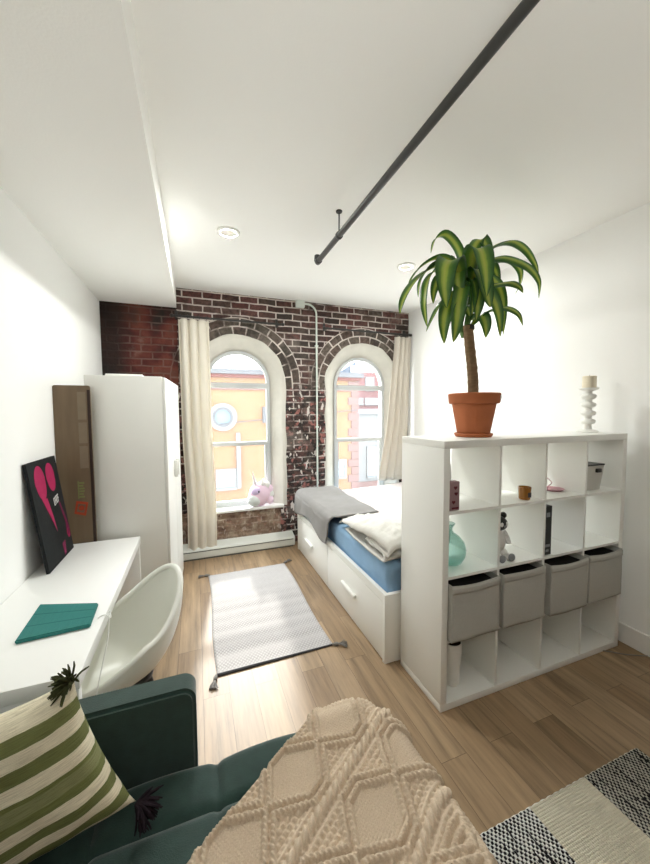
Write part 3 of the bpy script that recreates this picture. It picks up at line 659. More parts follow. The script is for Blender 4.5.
b4 = [at(*p, 2, DZ) for p in ((40, 607.5), (98.5, 606), (90.5, 628), (14.5, 645.5))]
t = thing('tablet_case', 'flat teal fabric tablet case lying on the white desk', 'tablet case', (0, 0, 0))
cx = sum(b4)/4
mb = MB()
pts = [(p[0], p[1]) for p in b4][::-1]
bm = bmesh.new(); lo = [bm.verts.new((x, y, DZ+.001)) for x, y in pts]; hi = [bm.verts.new((x, y, DZ+.017)) for x, y in pts]
bm.faces.new(lo[::-1]); bm.faces.new(hi)
for i in range(4): bm.faces.new([lo[i], lo[(i+1) % 4], hi[(i+1) % 4], hi[i]])
bmesh.ops.recalc_face_normals(bm, faces=bm.faces); bmesh.ops.bevel(bm, geom=list(bm.edges), offset=.004, segments=2, affect='EDGES')
bm.verts.index_update(); mb.add([v.co[:] for v in bm.verts], [tuple(v.index for v in f.verts) for f in bm.faces]); bm.free()
mb.build('cover', 'teal', t, smooth=40)
A_, B_, C_, D_ = b4
for k in (.33, .66):
    p, q2 = A_+(D_-A_)*k, B_+(C_-B_)*k
    d = (q2-p); p = p+d*.02; q2 = q2-d*.02
    w_ = (D_-A_)/np.linalg.norm(D_-A_)*.0022
    MB().add([(*(p-w_)[:2], DZ+.0172), (*(p+w_)[:2], DZ+.0172), (*(q2+w_)[:2], DZ+.0172), (*(q2-w_)[:2], DZ+.0172), (*(p)[:2], DZ+.0165), (*(q2)[:2], DZ+.0165)], [(0, 1, 2, 3), (0, 4, 1), (3, 5, 2), (0, 3, 5, 4), (1, 2, 5, 4)]).build('fold_line', 'teal_line', t)
cp = [at(98, 618, 2, DZ+.003), at(101, 616, 2, DZ+.003), at(106, 615, 2, DZ+.004), at(111, 618, 2, DZ+.004), v3([DX1+.008, 1.745, DZ-.002]), v3([DX1+.014, 1.70, DZ-.035]), v3([DX1+.02, 1.64, DZ-.075]), v3([DX1+.016, 1.58, DZ-.12]), v3([DX1+.004, 1.49, DZ-.22]), v3([DX1-.03, 1.44, DZ-.45]), v3([DX1-.10, 1.42, .02]), v3([-.7, 1.42, .004])]
def smooth_path(ps, k=6):
    out = []
    ps = [v3(p) for p in ps]
    for i in range(len(ps)-1):
        p0, p1, p2, p3 = ps[max(i-1, 0)], ps[i], ps[i+1], ps[min(i+2, len(ps)-1)]
        for j in range(k):
            s_ = j/k; out.append(.5*((2*p1)+(p2-p0)*s_+(2*p0-5*p1+4*p2-p3)*s_**2+(3*p1-p0-3*p2+p3)*s_**3))
    return out+[ps[-1]]
tag(MB().tube(smooth_path(cp), .0022, 8).build('charging_cable', 'wire', smooth=60), 'thin white cable looping from the teal case over the desk edge', 'cable')

# ================================================================ CHAIR
t = thing('shell_chair', 'white moulded bucket chair pulled up to the desk', 'chair', (-.345, 1.765, 0), .645)
def rim(ph):
    c_, s_ = math.cos(ph), math.sin(ph)
    x = (.275 if c_ > 0 else .22)*c_; y = .209*s_*(1-.12*max(0, -c_))
    z = .618+.203*max(0, c_)**1.7-.152*max(0, -c_)**1.1
    return v3([x, y, z])
def shell(u, v):
    ph = 2*PI*u; r = rim(ph)
    c0 = v3([.03, 0, .405])
    s_ = 1-v
    k = math.sin(s_*PI/2)**.8
    xy = c0[:2]+(r[:2]-c0[:2])*k
    z = c0[2]+(r[2]-c0[2])*(1-math.cos(s_*PI/2))**.82
    return (xy[0], xy[1], z)
MB().grid(shell, 72, 26, wrap=True).build('seat_shell', 'shell', t, smooth=180, solid=.012, off=1)
MB().tube([tuple(rim(2*PI*i/72)) for i in range(73)], .014, 10, False).build('rim', 'shell', t, smooth=180)
for sx, sy in ((1, 1), (1, -1), (-1, 1), (-1, -1)):
    MB().tube([(.05*sx+.03, .05*sy, .40), (.13*sx+.0, .15*sy, .0)], [.019, .012], 12).build('leg', 'wood_dark', t, smooth=50)
MB().lathe([(.09, .372), (.1, .38), (.1, .392)], 24, (.03, 0, 0)).build('seat_plate', 'wood_dark', t, smooth=50)

# ================================================================ SOFA, PILLOW, THROW
SFX0, SFX1, SFY0, SFY1, SFZ = -.86, .665, -.55, 1.195, .44
RC = .11
t = thing('sofa', 'dark green tufted velvet sofa in the foreground', 'sofa', (0, 0, 0))
def tuftz(x, y):
    fx = abs(((x-.037)/.345) % 1.-.5)*2; fy = abs(((y-1.04)/.345) % 1.-.5)*2     # 1 at the seams
    s_ = max(0., 1-((1-fx)/.16))**2*.013*(1 if fx > .84 else 0)+max(0., 1-((1-fy)/.16))**2*.013
    puff = .016*(1-fx**2)*(1-fy**2)
    e = min(x-SFX0, SFX1-x, SFY1-y, y-SFY0)
    rnd = .03-math.sqrt(max(0, .03**2-max(0, .03-e)**2))
    return SFZ-.012+puff-s_-rnd
def seat_fn(u, v):
    x = SFX0+(SFX1-SFX0)*u; y = SFY0+(SFY1-SFY0)*v
    z = tuftz(x, y)
    dx, dy = (x-(SFX1-RC))/RC, (y-(SFY1-RC))/RC
    if dx > 0 and dy > 0:
        k_ = max(dx, dy)/math.hypot(dx, dy); x = SFX1-RC+dx*RC*k_; y = SFY1-RC+dy*RC*k_
    return (x, y, z)
mb = MB(); nu, nv = 150, 170
mb.grid(seat_fn, nu, nv)
rimv = [i*nv for i in range(nu)]+[(nu-1)*nv+j for j in range(1, nv)]+[i*nv+nv-1 for i in range(nu-2, -1, -1)]+[j for j in range(nv-2, 0, -1)]
o = len(mb.v); mb.v += [(mb.v[i][0], mb.v[i][1], .17) for i in rimv]; k = len(rimv)
mb.f += [(rimv[i], rimv[(i+1) % k], o+(i+1) % k, o+i) for i in range(k)]; mb.f.append(tuple(range(o, o+k)))
mb.build('seat', 'green', t, smooth=50)
# arm at the far end of the sofa, corner rounded at its front top
pr = [(-.86, .20), (-.86, .70)]
for i in range(9):
    a = PI/2-PI/2*i/8; pr.append((-.068+.045*math.cos(a), .655+.045*math.sin(a)))
pr.append((-.023, .20))
bm = bmesh.new(); ya, yb = 1.196, 1.292
fa = [bm.verts.new((x, ya, z)) for x, z in pr]; fb = [bm.verts.new((x, yb, z)) for x, z in pr]; n = len(pr)
bm.faces.new(fa); bm.faces.new(fb[::-1])
for i in range(n): bm.faces.new([fa[i], fb[i], fb[(i+1) % n], fa[(i+1) % n]])
bmesh.ops.recalc_face_normals(bm, faces=bm.faces)
es = [e for f in bm.faces if len(f.verts) > 4 for e in f.edges]
bmesh.ops.bevel(bm, geom=es, offset=.012, segments=3, affect='EDGES'); bm.verts.index_update()
mb = MB().add([v.co[:] for v in bm.verts], [tuple(v.index for v in f.verts) for f in bm.faces]); bm.free()
mb.build('arm', 'green', t, smooth=30)
MB().rbox(-.866, -.785, SFY0, 1.185, .40, .86, .03, 4).build('backrest', 'green', t, smooth=50)
for x, y in ((-.78, -.47), (.55, -.47), (-.78, 1.1), (.55, 1.1)): MB().tube([(x, y, .18), (x, y, 0)], [.024, .016], 12).build('leg', 'wood_dark', t, smooth=50)

# pillow: A top corner, B right corner, stripes parallel to the A edge
A_ = at(74, 679, 1, 1.085); B_ = at(136, 801, 1, 1.045)
d1 = B_-A_; L1 = np.linalg.norm(d1); d1 /= L1
e1 = v3([-.96, -.10, -.15]); e1 /= np.linalg.norm(e1)
nrm = np.cross(d1, e1); nrm /= np.linalg.norm(nrm); nrm = nrm if nrm[1] < 0 else -nrm
t = thing('throw_pillow', 'olive and cream striped cushion with tassels propped on the sofa arm', 'cushion', (0, 0, 0))
L2 = .44
def pil(side):
    def fn(u, v):
        a, b = u*2-1, v*2-1
        inset = .10*(1-abs(a)**2.2)*abs(b)**3; inset2 = .10*(1-abs(b)**2.2)*abs(a)**3
        aa = a*(1-inset2); bb = b*(1-inset)
        th = .085*(max(0, 1-abs(a)**2.6)*max(0, 1-abs(b)**2.6))**.48
        th *= 1+.10*nz(a*2.2, b*2.2, 3)
        th += .006*math.sin(9*(a-b)+3*a*b)*abs(a*b)**.6*(1-max(abs(a), abs(b))**6)
        p = A_+e1*(aa+1)/2*L2+d1*(bb+1)/2*L1+nrm*side*th
        return tuple(p)
    return fn
mb = MB(); mb.grid(pil(1), 60, 60, uv=True); mb.grid(pil(-1), 60, 60, uv=True)
mb.build('cushion', 'pillow', t, smooth=180)
def tassel(name, mat, base, direction, n, length, spread, parent, r=.0022, seed=0):
    rnd = random.Random(seed); mb = MB(); d = Vector(direction).normalized(); base = Vector(base)
    for i in range(n):
        dv = (d+Vector((rnd.uniform(-1, 1), rnd.uniform(-1, 1), rnd.uniform(-1, 1)))*spread).normalized()
        ln = length*rnd.uniform(.7, 1.1); p = base.copy(); pts = [p.copy()]
        for k in range(5):
            p = p+dv*ln/5; dv = (dv+Vector((rnd.uniform(-.25, .25), rnd.uniform(-.25, .25), rnd.uniform(-.25, .1)-.12))).normalized(); pts.append(p.copy())
        mb.tube(pts, [r]*5+[r*.5], 5)
    return mb.build(name, mat, parent, smooth=60)
tassel('tassel', 'tassel', A_+v3([0, -.015, .0]), (-.35, -.25, .42), 55, .055, .8, t, seed=1, r=.0028)
tassel('tassel', 'tassel2', B_+v3([.0, -.01, .0]), (.7, -.15, -.35), 110, .070, .7, t, seed=2, r=.003)

# knitted throw -----------------------------------------------------------
dS = v3([.825, .565]); dT = v3([.565, -.825])
zt = SFZ+.012
RX0, RX1, RY0, RY1 = SFX0+.06, SFX1-.034-RC, SFY0+.06, SFY1-.034-RC   # flat part of the seat, drape starts here
RAD = .058
def drape(x, y):
    qx, qy = min(max(x, RX0), RX1), min(max(y, RY0), RY1)
    d = math.hypot(x-qx, y-qy)
    if d < RC: return v3([x, y, zt]), v3([0, 0, 1])
    nx, ny = (x-qx)/d, (y-qy)/d
    qx += nx*RC; qy += ny*RC; d -= RC
    L_ = RAD*PI/2
    if d < L_:
        a = d/RAD; return v3([qx+nx*RAD*math.sin(a), qy+ny*RAD*math.sin(a), zt-RAD*(1-math.cos(a))]), v3([nx*math.sin(a), ny*math.sin(a), math.cos(a)])
    e = d-L_; fl = .06
    return v3([qx+nx*(RAD+e*fl), qy+ny*(RAD+e*fl), zt-RAD-e]), v3([nx, ny, 0])
PER, T0 = .2665, -.547
def knit(s_, t_):
    """height of the cable pattern at fabric coordinates"""
    best = 0.
    ph = (t_-T0)/PER; k = round(ph); dt = (ph-k)*PER          # rope cable in the middle of every repeat
    w = .0165
    if abs(dt) < w:
        g = s_/.030+dt*30
        best = max(best, .019*math.sqrt(1-(dt/w)**2)*(.25+.75*abs(math.sin(PI*g))**.6))
    for sd in (-.027, .027):
        q_ = abs(dt-sd)
        if q_ < .007: best = max(best, .008*math.sqrt(1-(q_/.007)**2))
    c_ = (math.floor(ph)+.5); dc = (ph-c_)*PER               # diamond column between the ropes
    D_ = .245; off = 1.035 if int(math.floor(ph)) % 2 != 0 else 1.09
    z = (s_-off)/D_+.5
    fz = abs((z % 1.)-.5)*2                                  # 1 at the crossings, 0 in the middle of a diamond
    amp = .083*min(1., 1.35*(1-fz))
    inside = abs(dc) < amp-.014
    q_ = abs(abs(dc)-amp-.0095)
    slope = .083*1.35*2/D_ if 1.35*(1-fz) < 1 else 0
    q_ /= math.sqrt(1+slope*slope)
    if q_ < .0225:
        a1 = abs(q_-.0118)
        if a1 < .0095: best = max(best, .017*math.sqrt(1-(a1/.0095)**2)*(.86+.14*math.sin(2*PI*s_/.011)))
    if t_ > -.245:                                           # ribbed border at the right
        r_ = abs(((t_+.245)/.024) % 1.-.5)*2
        fill = .015*(1-r_**2)*(.75+.25*math.sin(2*PI*s_/.012))
    elif inside:
        fill = .0034*(abs(math.sin(PI*dc/.0085)))+.0016*math.sin(2*PI*(s_/.0085+abs((dc/.0085) % 1.-.5)*.9))
    else:
        fill = .0075*abs(math.sin(PI*s_/.018+(PI/2)*(math.floor(dc/.018) % 2)))*abs(math.sin(PI*dc/.018))
    return max(best, fill)
S0, S1, TA, TB = .10, 1.30, -.775, .10
ns, ntt = 520, 370
verts = []; 
for i in range(ns):
    s_ = S0+(S1-S0)*i/(ns-1)
    for j in range(ntt):
        t_ = TA+(TB-TA)*j/(ntt-1)
        x, y = dS*s_+dT*t_
        p, n_ = drape(x, y)
        h_ = .012+1.3*knit(s_, t_)+.006*nz(x*5, y*5, 1.)+.004
        ed = min(t_-TA, S1-s_)
        if ed < .02: h_ = h_*math.sqrt(max(0, 1-((.02-ed)/.02)**2))+.001
        verts.append(tuple(p+n_*h_))
mb = MB(); mb.v = verts
mb.f = [(i*ntt+j, (i+1)*ntt+j, (i+1)*ntt+j+1, i*ntt+j+1) for i in range(ns-1) for j in range(ntt-1)]
tag(mb.build('throw_blanket', 'knit', smooth=180), 'beige cable knit throw draped over the corner of the green sofa', 'blanket')

# ================================================================ RUGS
t = thing('rug', 'pale grey patterned rug with corner tassels beside the bed', 'rug', (.468, 2.83, 0))
def rugfn(u, v):
    x = -.385+.77*u; y = -.69+1.39*v
    x += .008*math.sin(5*y); y += .012*(u-.5)
    e = min(u, 1-u)*.77
    return (x, y, .007+.0015*nz(x*4, y*4))
MB().grid(rugfn, 40, 70).build('weave', 'rug1', t, smooth=180, solid=.006)
for k, (x, y, dx, dy) in enumerate(((-.39, -.695, -.25, -.9), (.39, -.685, .9, -.25), (-.385, .70, -.95, .1), (.385, .71, .7, .45))):
    kn = MB()
    d = Vector((dx, dy, 0)).normalized(); b0 = Vector((x, y, .012))
    kn.tube([b0-d*.01, b0+d*.02, b0+d*.035], [.006, .013, .009], 10)
    rnd = random.Random(k)
    for i in range(22):
        s_ = Vector((-d.y, d.x, 0))*rnd.uniform(-.35, .35)+Vector((0, 0, rnd.uniform(-.06, .22)))
        pts = [b0+d*.03]; dv = (d+s_).normalized()
        for q_ in range(4): 
            nx_ = pts[-1]+dv*.017; nx_.z = max(nx_.z, .004); pts.append(nx_); dv = (dv+Vector((rnd.uniform(-.3, .3), rnd.uniform(-.3, .3), -.12))).normalized()
        kn.tube(pts, .0028, 5)
    kn.build('tassel', 'tasselgrey', t, smooth=60)
t = thing('rug', 'cream and black chunky striped rug on the floor right of the throw', 'rug', (.94, .935, 0))
mb = MB(); nu, nv = 130, 130
ln, wd = .985, .95
for i in range(nu):
    for j in range(nv):
        x = ln*i/(nu-1); y = -wd*j/(nv-1)
        mb.uv[len(mb.v)] = (x, -y)
        mb.v.append((x, y, .012+.002*math.sin(x/.0135*PI*1.0)*math.sin(y/.011*PI)))
mb.f = [(i*nv+j, (i+1)*nv+j, (i+1)*nv+j+1, i*nv+j+1) for i in range(nu-1) for j in range(nv-1)]
mb.build('weave', 'rug2', t, smooth=180, solid=.010)
MB().tube([(x, .001+.0015*math.sin(x*160), .009) for x in np.linspace(0, ln, 120)], .0075, 7).build('bound_edge', 'fringe', t, smooth=60)

# ================================================================ BED
BX0, BX1, BY0, BY1, BZ = 1.10, 2.70, 1.862, 3.875, .455
t = thing('storage_bed', 'white bed with two drawers along its long side', 'bed', (0, 0, 0))
MB().rbox(BX0, BX0+.03, BY0+.028, BY1-.028, .40, BZ, .003).build('side_rail', 'frame_white', t)
MB().rbox(BX1-.03, BX1, BY0+.028, BY1-.028, .0, BZ, .003).build('side_rail', 'frame_white', t)
for y in (BY0, BY1-.03): MB().rbox(BX0-.002, BX1, y, y+.03, .0, BZ, .003).build('end_panel', 'frame_white', t, smooth=40)
MB().box(BX0+.03, BX1-.03, BY0+.03, BY1-.03, .22, .30).build('base', 'frame_white', t)
ym = 2.893
for y0, y1, hy in ((BY0+.033, ym-.003, 2.41), (ym+.003, BY1-.033, 3.43)):
    d = MB().rbox(BX0, BX0+.022, y0, y1, .012, .397, .003).build('drawer', 'frame_white', t, smooth=40)
    MB().rbox(BX0-.026, BX0+.001, hy-.125, hy+.125, .212, .243, .006).build('handle', 'ceramic', d, smooth=40)
def rsolid(x0, x1, y0, y1, z0, z1, r, amp, sc, name, mat, parent=None, cuts=10):
    bm = bmesh.new(); bmesh.ops.create_cube(bm, size=1)
    for v in bm.verts: v.co = Vector((x0+(x1-x0)*(v.co.x+.5), y0+(y1-y0)*(v.co.y+.5), z0+(z1-z0)*(v.co.z+.5)))
    bmesh.ops.bevel(bm, geom=list(bm.edges), offset=r, segments=5, affect='EDGES', profile=.5)
    bmesh.ops.subdivide_edges(bm, edges=[e for e in bm.edges if e.calc_length() > .12], cuts=cuts, use_grid_fill=True)
    for v in bm.verts:
        k = amp*(nz(v.co.x*sc, v.co.y*sc, v.co.z*sc*2)+.5*nz(v.co.x*sc*2.3, v.co.y*sc*2.3, 5))
        v.co += v.normal*k
    bm.verts.index_update(); mb = MB().add([v.co[:] for v in bm.verts], [tuple(v.index for v in f.verts) for f in bm.faces]); bm.free()
    return mb.build(name, mat, parent, smooth=180)
t = thing('mattress', 'mattress in a blue fitted sheet on the white bed', 'mattress', (0, 0, 0))
rsolid(BX0+.046, BX1-.046, BY0+.046, BY1-.046, .314, .625, .045, .006, 6, 'fitted_sheet', 'blue', t, 24)
def cloth(name, fn, nu, nv, mat, label, cat, th=.012, parts=None):
    mb = MB().grid(fn, nu, nv)
    o = mb.build(name, mat, smooth=180, solid=th, off=1)
    return tag(o, label, cat)
MT = .634
def blush(u, v):
    x = 1.22+1.40*u; y = 2.74+1.08*v
    z = MT+.010+.008*nz(x*3, y*5)+.004*nz(x*9, y*8, 2)+.05*max(0, (x-1.75)/.9)*(v**.5)
    e = min(u*1.4, 1.)
    return (x, y, z+.004*math.sin(6*y+3*x))
cloth('bedspread', blush, 60, 60, 'sheet', 'pale blush bedspread on the far half of the bed under the right window', 'bedspread', .02)
def greyb(u, v):
    # u across the bed from the front edge, v towards the window; front edge hangs over the rail
    y = (2.80+.0*u)+(3.90-2.80)*v
    near = 2.80+.22*(1-u)*(1-v)*.6
    s_ = -.30+.72*u                          # distance from the mattress edge, negative hangs down
    wv = .018*math.sin(8*y+2.2)+.014*nz(y*5, u*4)
    xe = 1.135
    y = 2.76+.0*v+(1.10)*v+.20*max(0, .45-u)*(1-v)
    zt_ = MT+.052+.020*v+.012*nz(u*3, y*4)
    s_ *= (.82+.35*nz(y*1.6, 3.)+.1*v) if s_ < 0 else 1
    r = .05
    if s_ >= 0: x, z = xe+s_, zt_
    else:
        d = -s_
        if d < r*PI/2: a = d/r; x = xe-r*math.sin(a); z = zt_-r*(1-math.cos(a))
        else: x = xe-r-.03*(d-r*PI/2)-abs(wv)*.6; z = zt_-r-(d-r*PI/2)
    z += wv*.35*(s_ >= 0)
    # rolled near hem
    if v < .06: z += .012*(1-v/.06)
    return (x, y, z)
cloth('blanket', greyb, 70, 80, 'grey_cloth', 'plain grey blanket hanging over the far front corner of the bed', 'blanket', .014)
# folded white duvet: cross-section path in (y, z), swept across the bed
prof = [(2.70, .672), (2.64, .71), (2.5, .745), (2.3, .785), (2.1, .815), (1.98, .822), (1.90, .80), (1.868, .765), (1.885, .735), (1.96, .735), (2.08, .752), (2.2, .745), (2.12, .712), (2.0, .705), (1.915, .692), (1.90, .672), (1.96, .653), (2.2, .65), (2.6, .65)]
pp = smooth_path([(0, a, b) for a, b in prof], 7)
def duv(u, v):
    k = v*(len(pp)-1); i = min(int(k), len(pp)-2); f = k-i
    p = pp[i]*(1-f)+pp[i+1]*f
    x = 1.125+1.46*u+.03*nz(p[1]*4, v*6)*(1-u)+.03*(p[1]-2.0)
    z = p[2]+(.013*nz(x*8, p[1]*7, v*2)+.034*abs(nz(x*13, p[1]*13, v*2))+.020*abs(nz(x*27, p[1]*25)))*min(1, max(0, p[2]-.645)/.06)
    k_ = min(1, (u/.07))**.5; z = .652+(z-.652)*(.5+.5*k_)
    y = p[1]+.010*nz(x*7, v*8)
    return (x, y, z)
cloth('duvet', duv, 90, 130, 'duvet', 'crumpled white duvet folded over at the near end of the bed', 'duvet', .010)

# ================================================================ SHELF UNIT
KX, KY, KW, KD, KH = 1.1935, 1.4411, 1.4946, .389, 1.47
t = thing('shelf_unit', 'white open cube shelf of sixteen cells dividing the room', 'shelf', (KX, KY, 0))
FT, DT = .04, .016
for z0, z1, nm in ((0, FT, 'bottom'), (KH-FT, KH, 'top')): MB().rbox(0, KW, 0, KD, z0, z1, .0025).build(nm, 'white_lam', t, smooth=40)
for x in (0, KW-FT): MB().rbox(x, x+FT, 0, KD, FT, KH-FT, .0025).build('side_panel', 'white_lam', t, smooth=40)
CW = (KW-2*FT-3*DT)/4; CH = (KH-2*FT-3*DT)/4
cx0 = [FT+i*(CW+DT) for i in range(4)]; cz0 = [FT+i*(CH+DT) for i in range(4)]
for i in range(3): MB().box(cx0[i]+CW, cx0[i+1], .002, KD-.002, FT, KH-FT).build('divider', 'white_lam', t)
for j in range(3):
    for i in range(4): MB().box(cx0[i], cx0[i]+CW, .003, KD-.003, cz0[j]+CH, cz0[j+1]).build('shelf_board', 'white_lam', t)
def cell(i, j): return (KX+cx0[i], KY, cz0[3-j]+.001)       # column i, row j from the top; lower-left front corner
# four canvas bins, pulled slightly forward
names = ['grey canvas bin in the third shelf row above the white pot', 'second grey canvas bin from the left in the third shelf row', 'third grey canvas bin from the left in the third shelf row', 'grey canvas bin in the third shelf row nearest the right wall']
for i in range(4):
    x, y, z = cell(i, 2)
    pull = (.022, .016, .030, .024)[i]
    b = thing('fabric_bin', names[i], 'storage bin', (x+CW/2, y-pull, z+.001), group='canvas bins in the third row of the shelf')
    w_ = CW/2-.006; hh = CH-.026; th = .006
    mb = MB()
    def lerp4(f, zz): return f
    bow = .004+.002*i
    def front(u, v):
        xx = -w_+2*w_*u; zz = hh*v
        return (xx, -bow*math.sin(PI*u)*(.35+.65*math.sin(PI*min(1, v*.8+.1)))+.004*nz(xx*9+i, zz*9)-.003, zz-.010*math.sin(PI*u)*v**6*(1 if i != 1 else .4))
    MB().grid(front, 24, 20).build('front_panel', 'bin', b, smooth=180, solid=.007, off=1)
    mb = MB(); mb.box(-w_, -w_+th, 0, .35, 0, hh); mb.box(w_-th, w_, 0, .35, 0, hh); mb.box(-w_, w_, .345, .35, 0, hh); mb.box(-w_, w_, 0, .35, 0, .006)
    mb.build('body', 'bin', b)
    MB().grid(lambda u, v: tuple(v3(front(u, .86+.115*v))+v3([0, -.004, 0])), 24, 4).build('hem', 'bin', b, smooth=180, solid=.004, off=1)
    MB().box(-w_+th, w_-th, .006, .345, hh*.5, hh*.90).build('dark_inside', 'dark', b)  # solid dark block filling the bin's inside below its rim

# pot plant ---------------------------------------------------------------
pc = v3([1.566, 1.635, KH+.001])
t = thing('potted_plant', 'tall dracaena with drooping striped leaves in a terracotta pot on the shelf', 'plant', tuple(pc))
MB().lathe([(.100, .001), (.107, .010), (.109, .020), (.102, .022), (.095, .011), (.0, .008)], 40, caps=False).build('saucer', 'terracotta', t, smooth=40)
MB().lathe([(.0, .012), (.088, .012), (.092, .02), (.124, .195), (.138, .197), (.143, .205), (.147, .253), (.142, .258), (.134, .256), (.130, .22), (.118, .18)], 48, caps=False).build('pot', 'terracotta', t, smooth=40)
MB().lathe([(.0, .226), (.08, .228), (.131, .222)], 32, caps=False).build('soil', 'soil', t, smooth=180)
MB().rbox(-.013, .013, -.003, .001, -.012, .012, .001).build('sticker', 'ceramic', t, loc=(.079, -.124, .232), rot=(.08, 0, .56))
tk = at(469, 326, 1, 1.63)-pc; tb = v3([-.005, 0, .222])
mb = MB()
def trunk(u, v):
    c_ = tb+(tk-tb)*v; r = (.031-.003*v)*(1+.03*math.sin(v*60)+.06*nz(u*6, v*14)); a = u*2*PI
    return (c_[0]+r*math.cos(a)+.006*math.sin(v*5), c_[1]+r*math.sin(a), c_[2])
mb.grid(trunk, 20, 60, wrap=True).build('trunk', 'bark', t, smooth=180)
MB().lathe([(.0, .004), (.028, .004), (.031, -.004), (.031, -.022), (.028, -.024)], 20, tuple(tk), caps=False).build('cut_cap', 'black', t, smooth=40)
hub = at(472, 300, 1, 1.645)-pc
# two side shoots that carry the crown
for (dx, dy) in ((.012, .03), (-.02, .045), (.03, .04)):
    top = hub+v3([dx*1.2, dy*.4, .10])
    MB().tube(smooth_path([tk+v3([dx*.5, .03, -.06]), tk+v3([dx, dy, .03]), top]), [.014]*12+[.010], 10).build('shoot', P('green_shoot', (.10, .20, .05), .5) if 'shoot_m' not in M else M['shoot_m'], t, smooth=60)
    M['shoot_m'] = bpy.data.materials['green_shoot']
def leaf(pts, width, nm='leaf', twist=0.):
    path = smooth_path(pts, 5); n = len(path); mb = MB(); m_ = 7
    # side vector: horizontal, perpendicular to the leaf's run
    run = path[-1]-path[0]; run[2] = 0
    for i, p in enumerate(path):
        f = i/(n-1)
        tv = path[min(i+1, n-1)]-path[max(i-1, 0)]; tv /= np.linalg.norm(tv)+1e-9
        sd = SIDE-tv*(SIDE@tv)
        if np.linalg.norm(sd) < .2: sd = np.cross(tv, [0, 0, 1.])
        sd /= np.linalg.norm(sd)+1e-9
        nn = np.cross(tv, sd)
        a = twist*f; s2 = sd*math.cos(a)+nn*math.sin(a); n2 = np.cross(tv, s2)
        w_ = width*.5*max(.03, min(1, (f*3+.38))*(1-max(0, (f-.45)/.55)**2.2))
        for k in range(m_):
            u = k/(m_-1)*2-1
            q_ = p+s2*u*w_+n2*(abs(u)**1.5*w_*.38)
            mb.uv[len(mb.v)] = (k/(m_-1), f); mb.v.append(tuple(q_))
    mb.f = [(i*m_+k, (i+1)*m_+k, (i+1)*m_+k+1, i*m_+k+1) for i in range(n-1) for k in range(m_-1)]
    return mb.build(nm, 'leaf', t, smooth=180, solid=.0012)
def lp(pts, dys):
    out = []
    for (cx_, cy_), dy in zip(pts, dys):
        out.append(at(395+cx_/4.19, 225+cy_/4.19, 1, 1.645+dy)-pc)
    return out
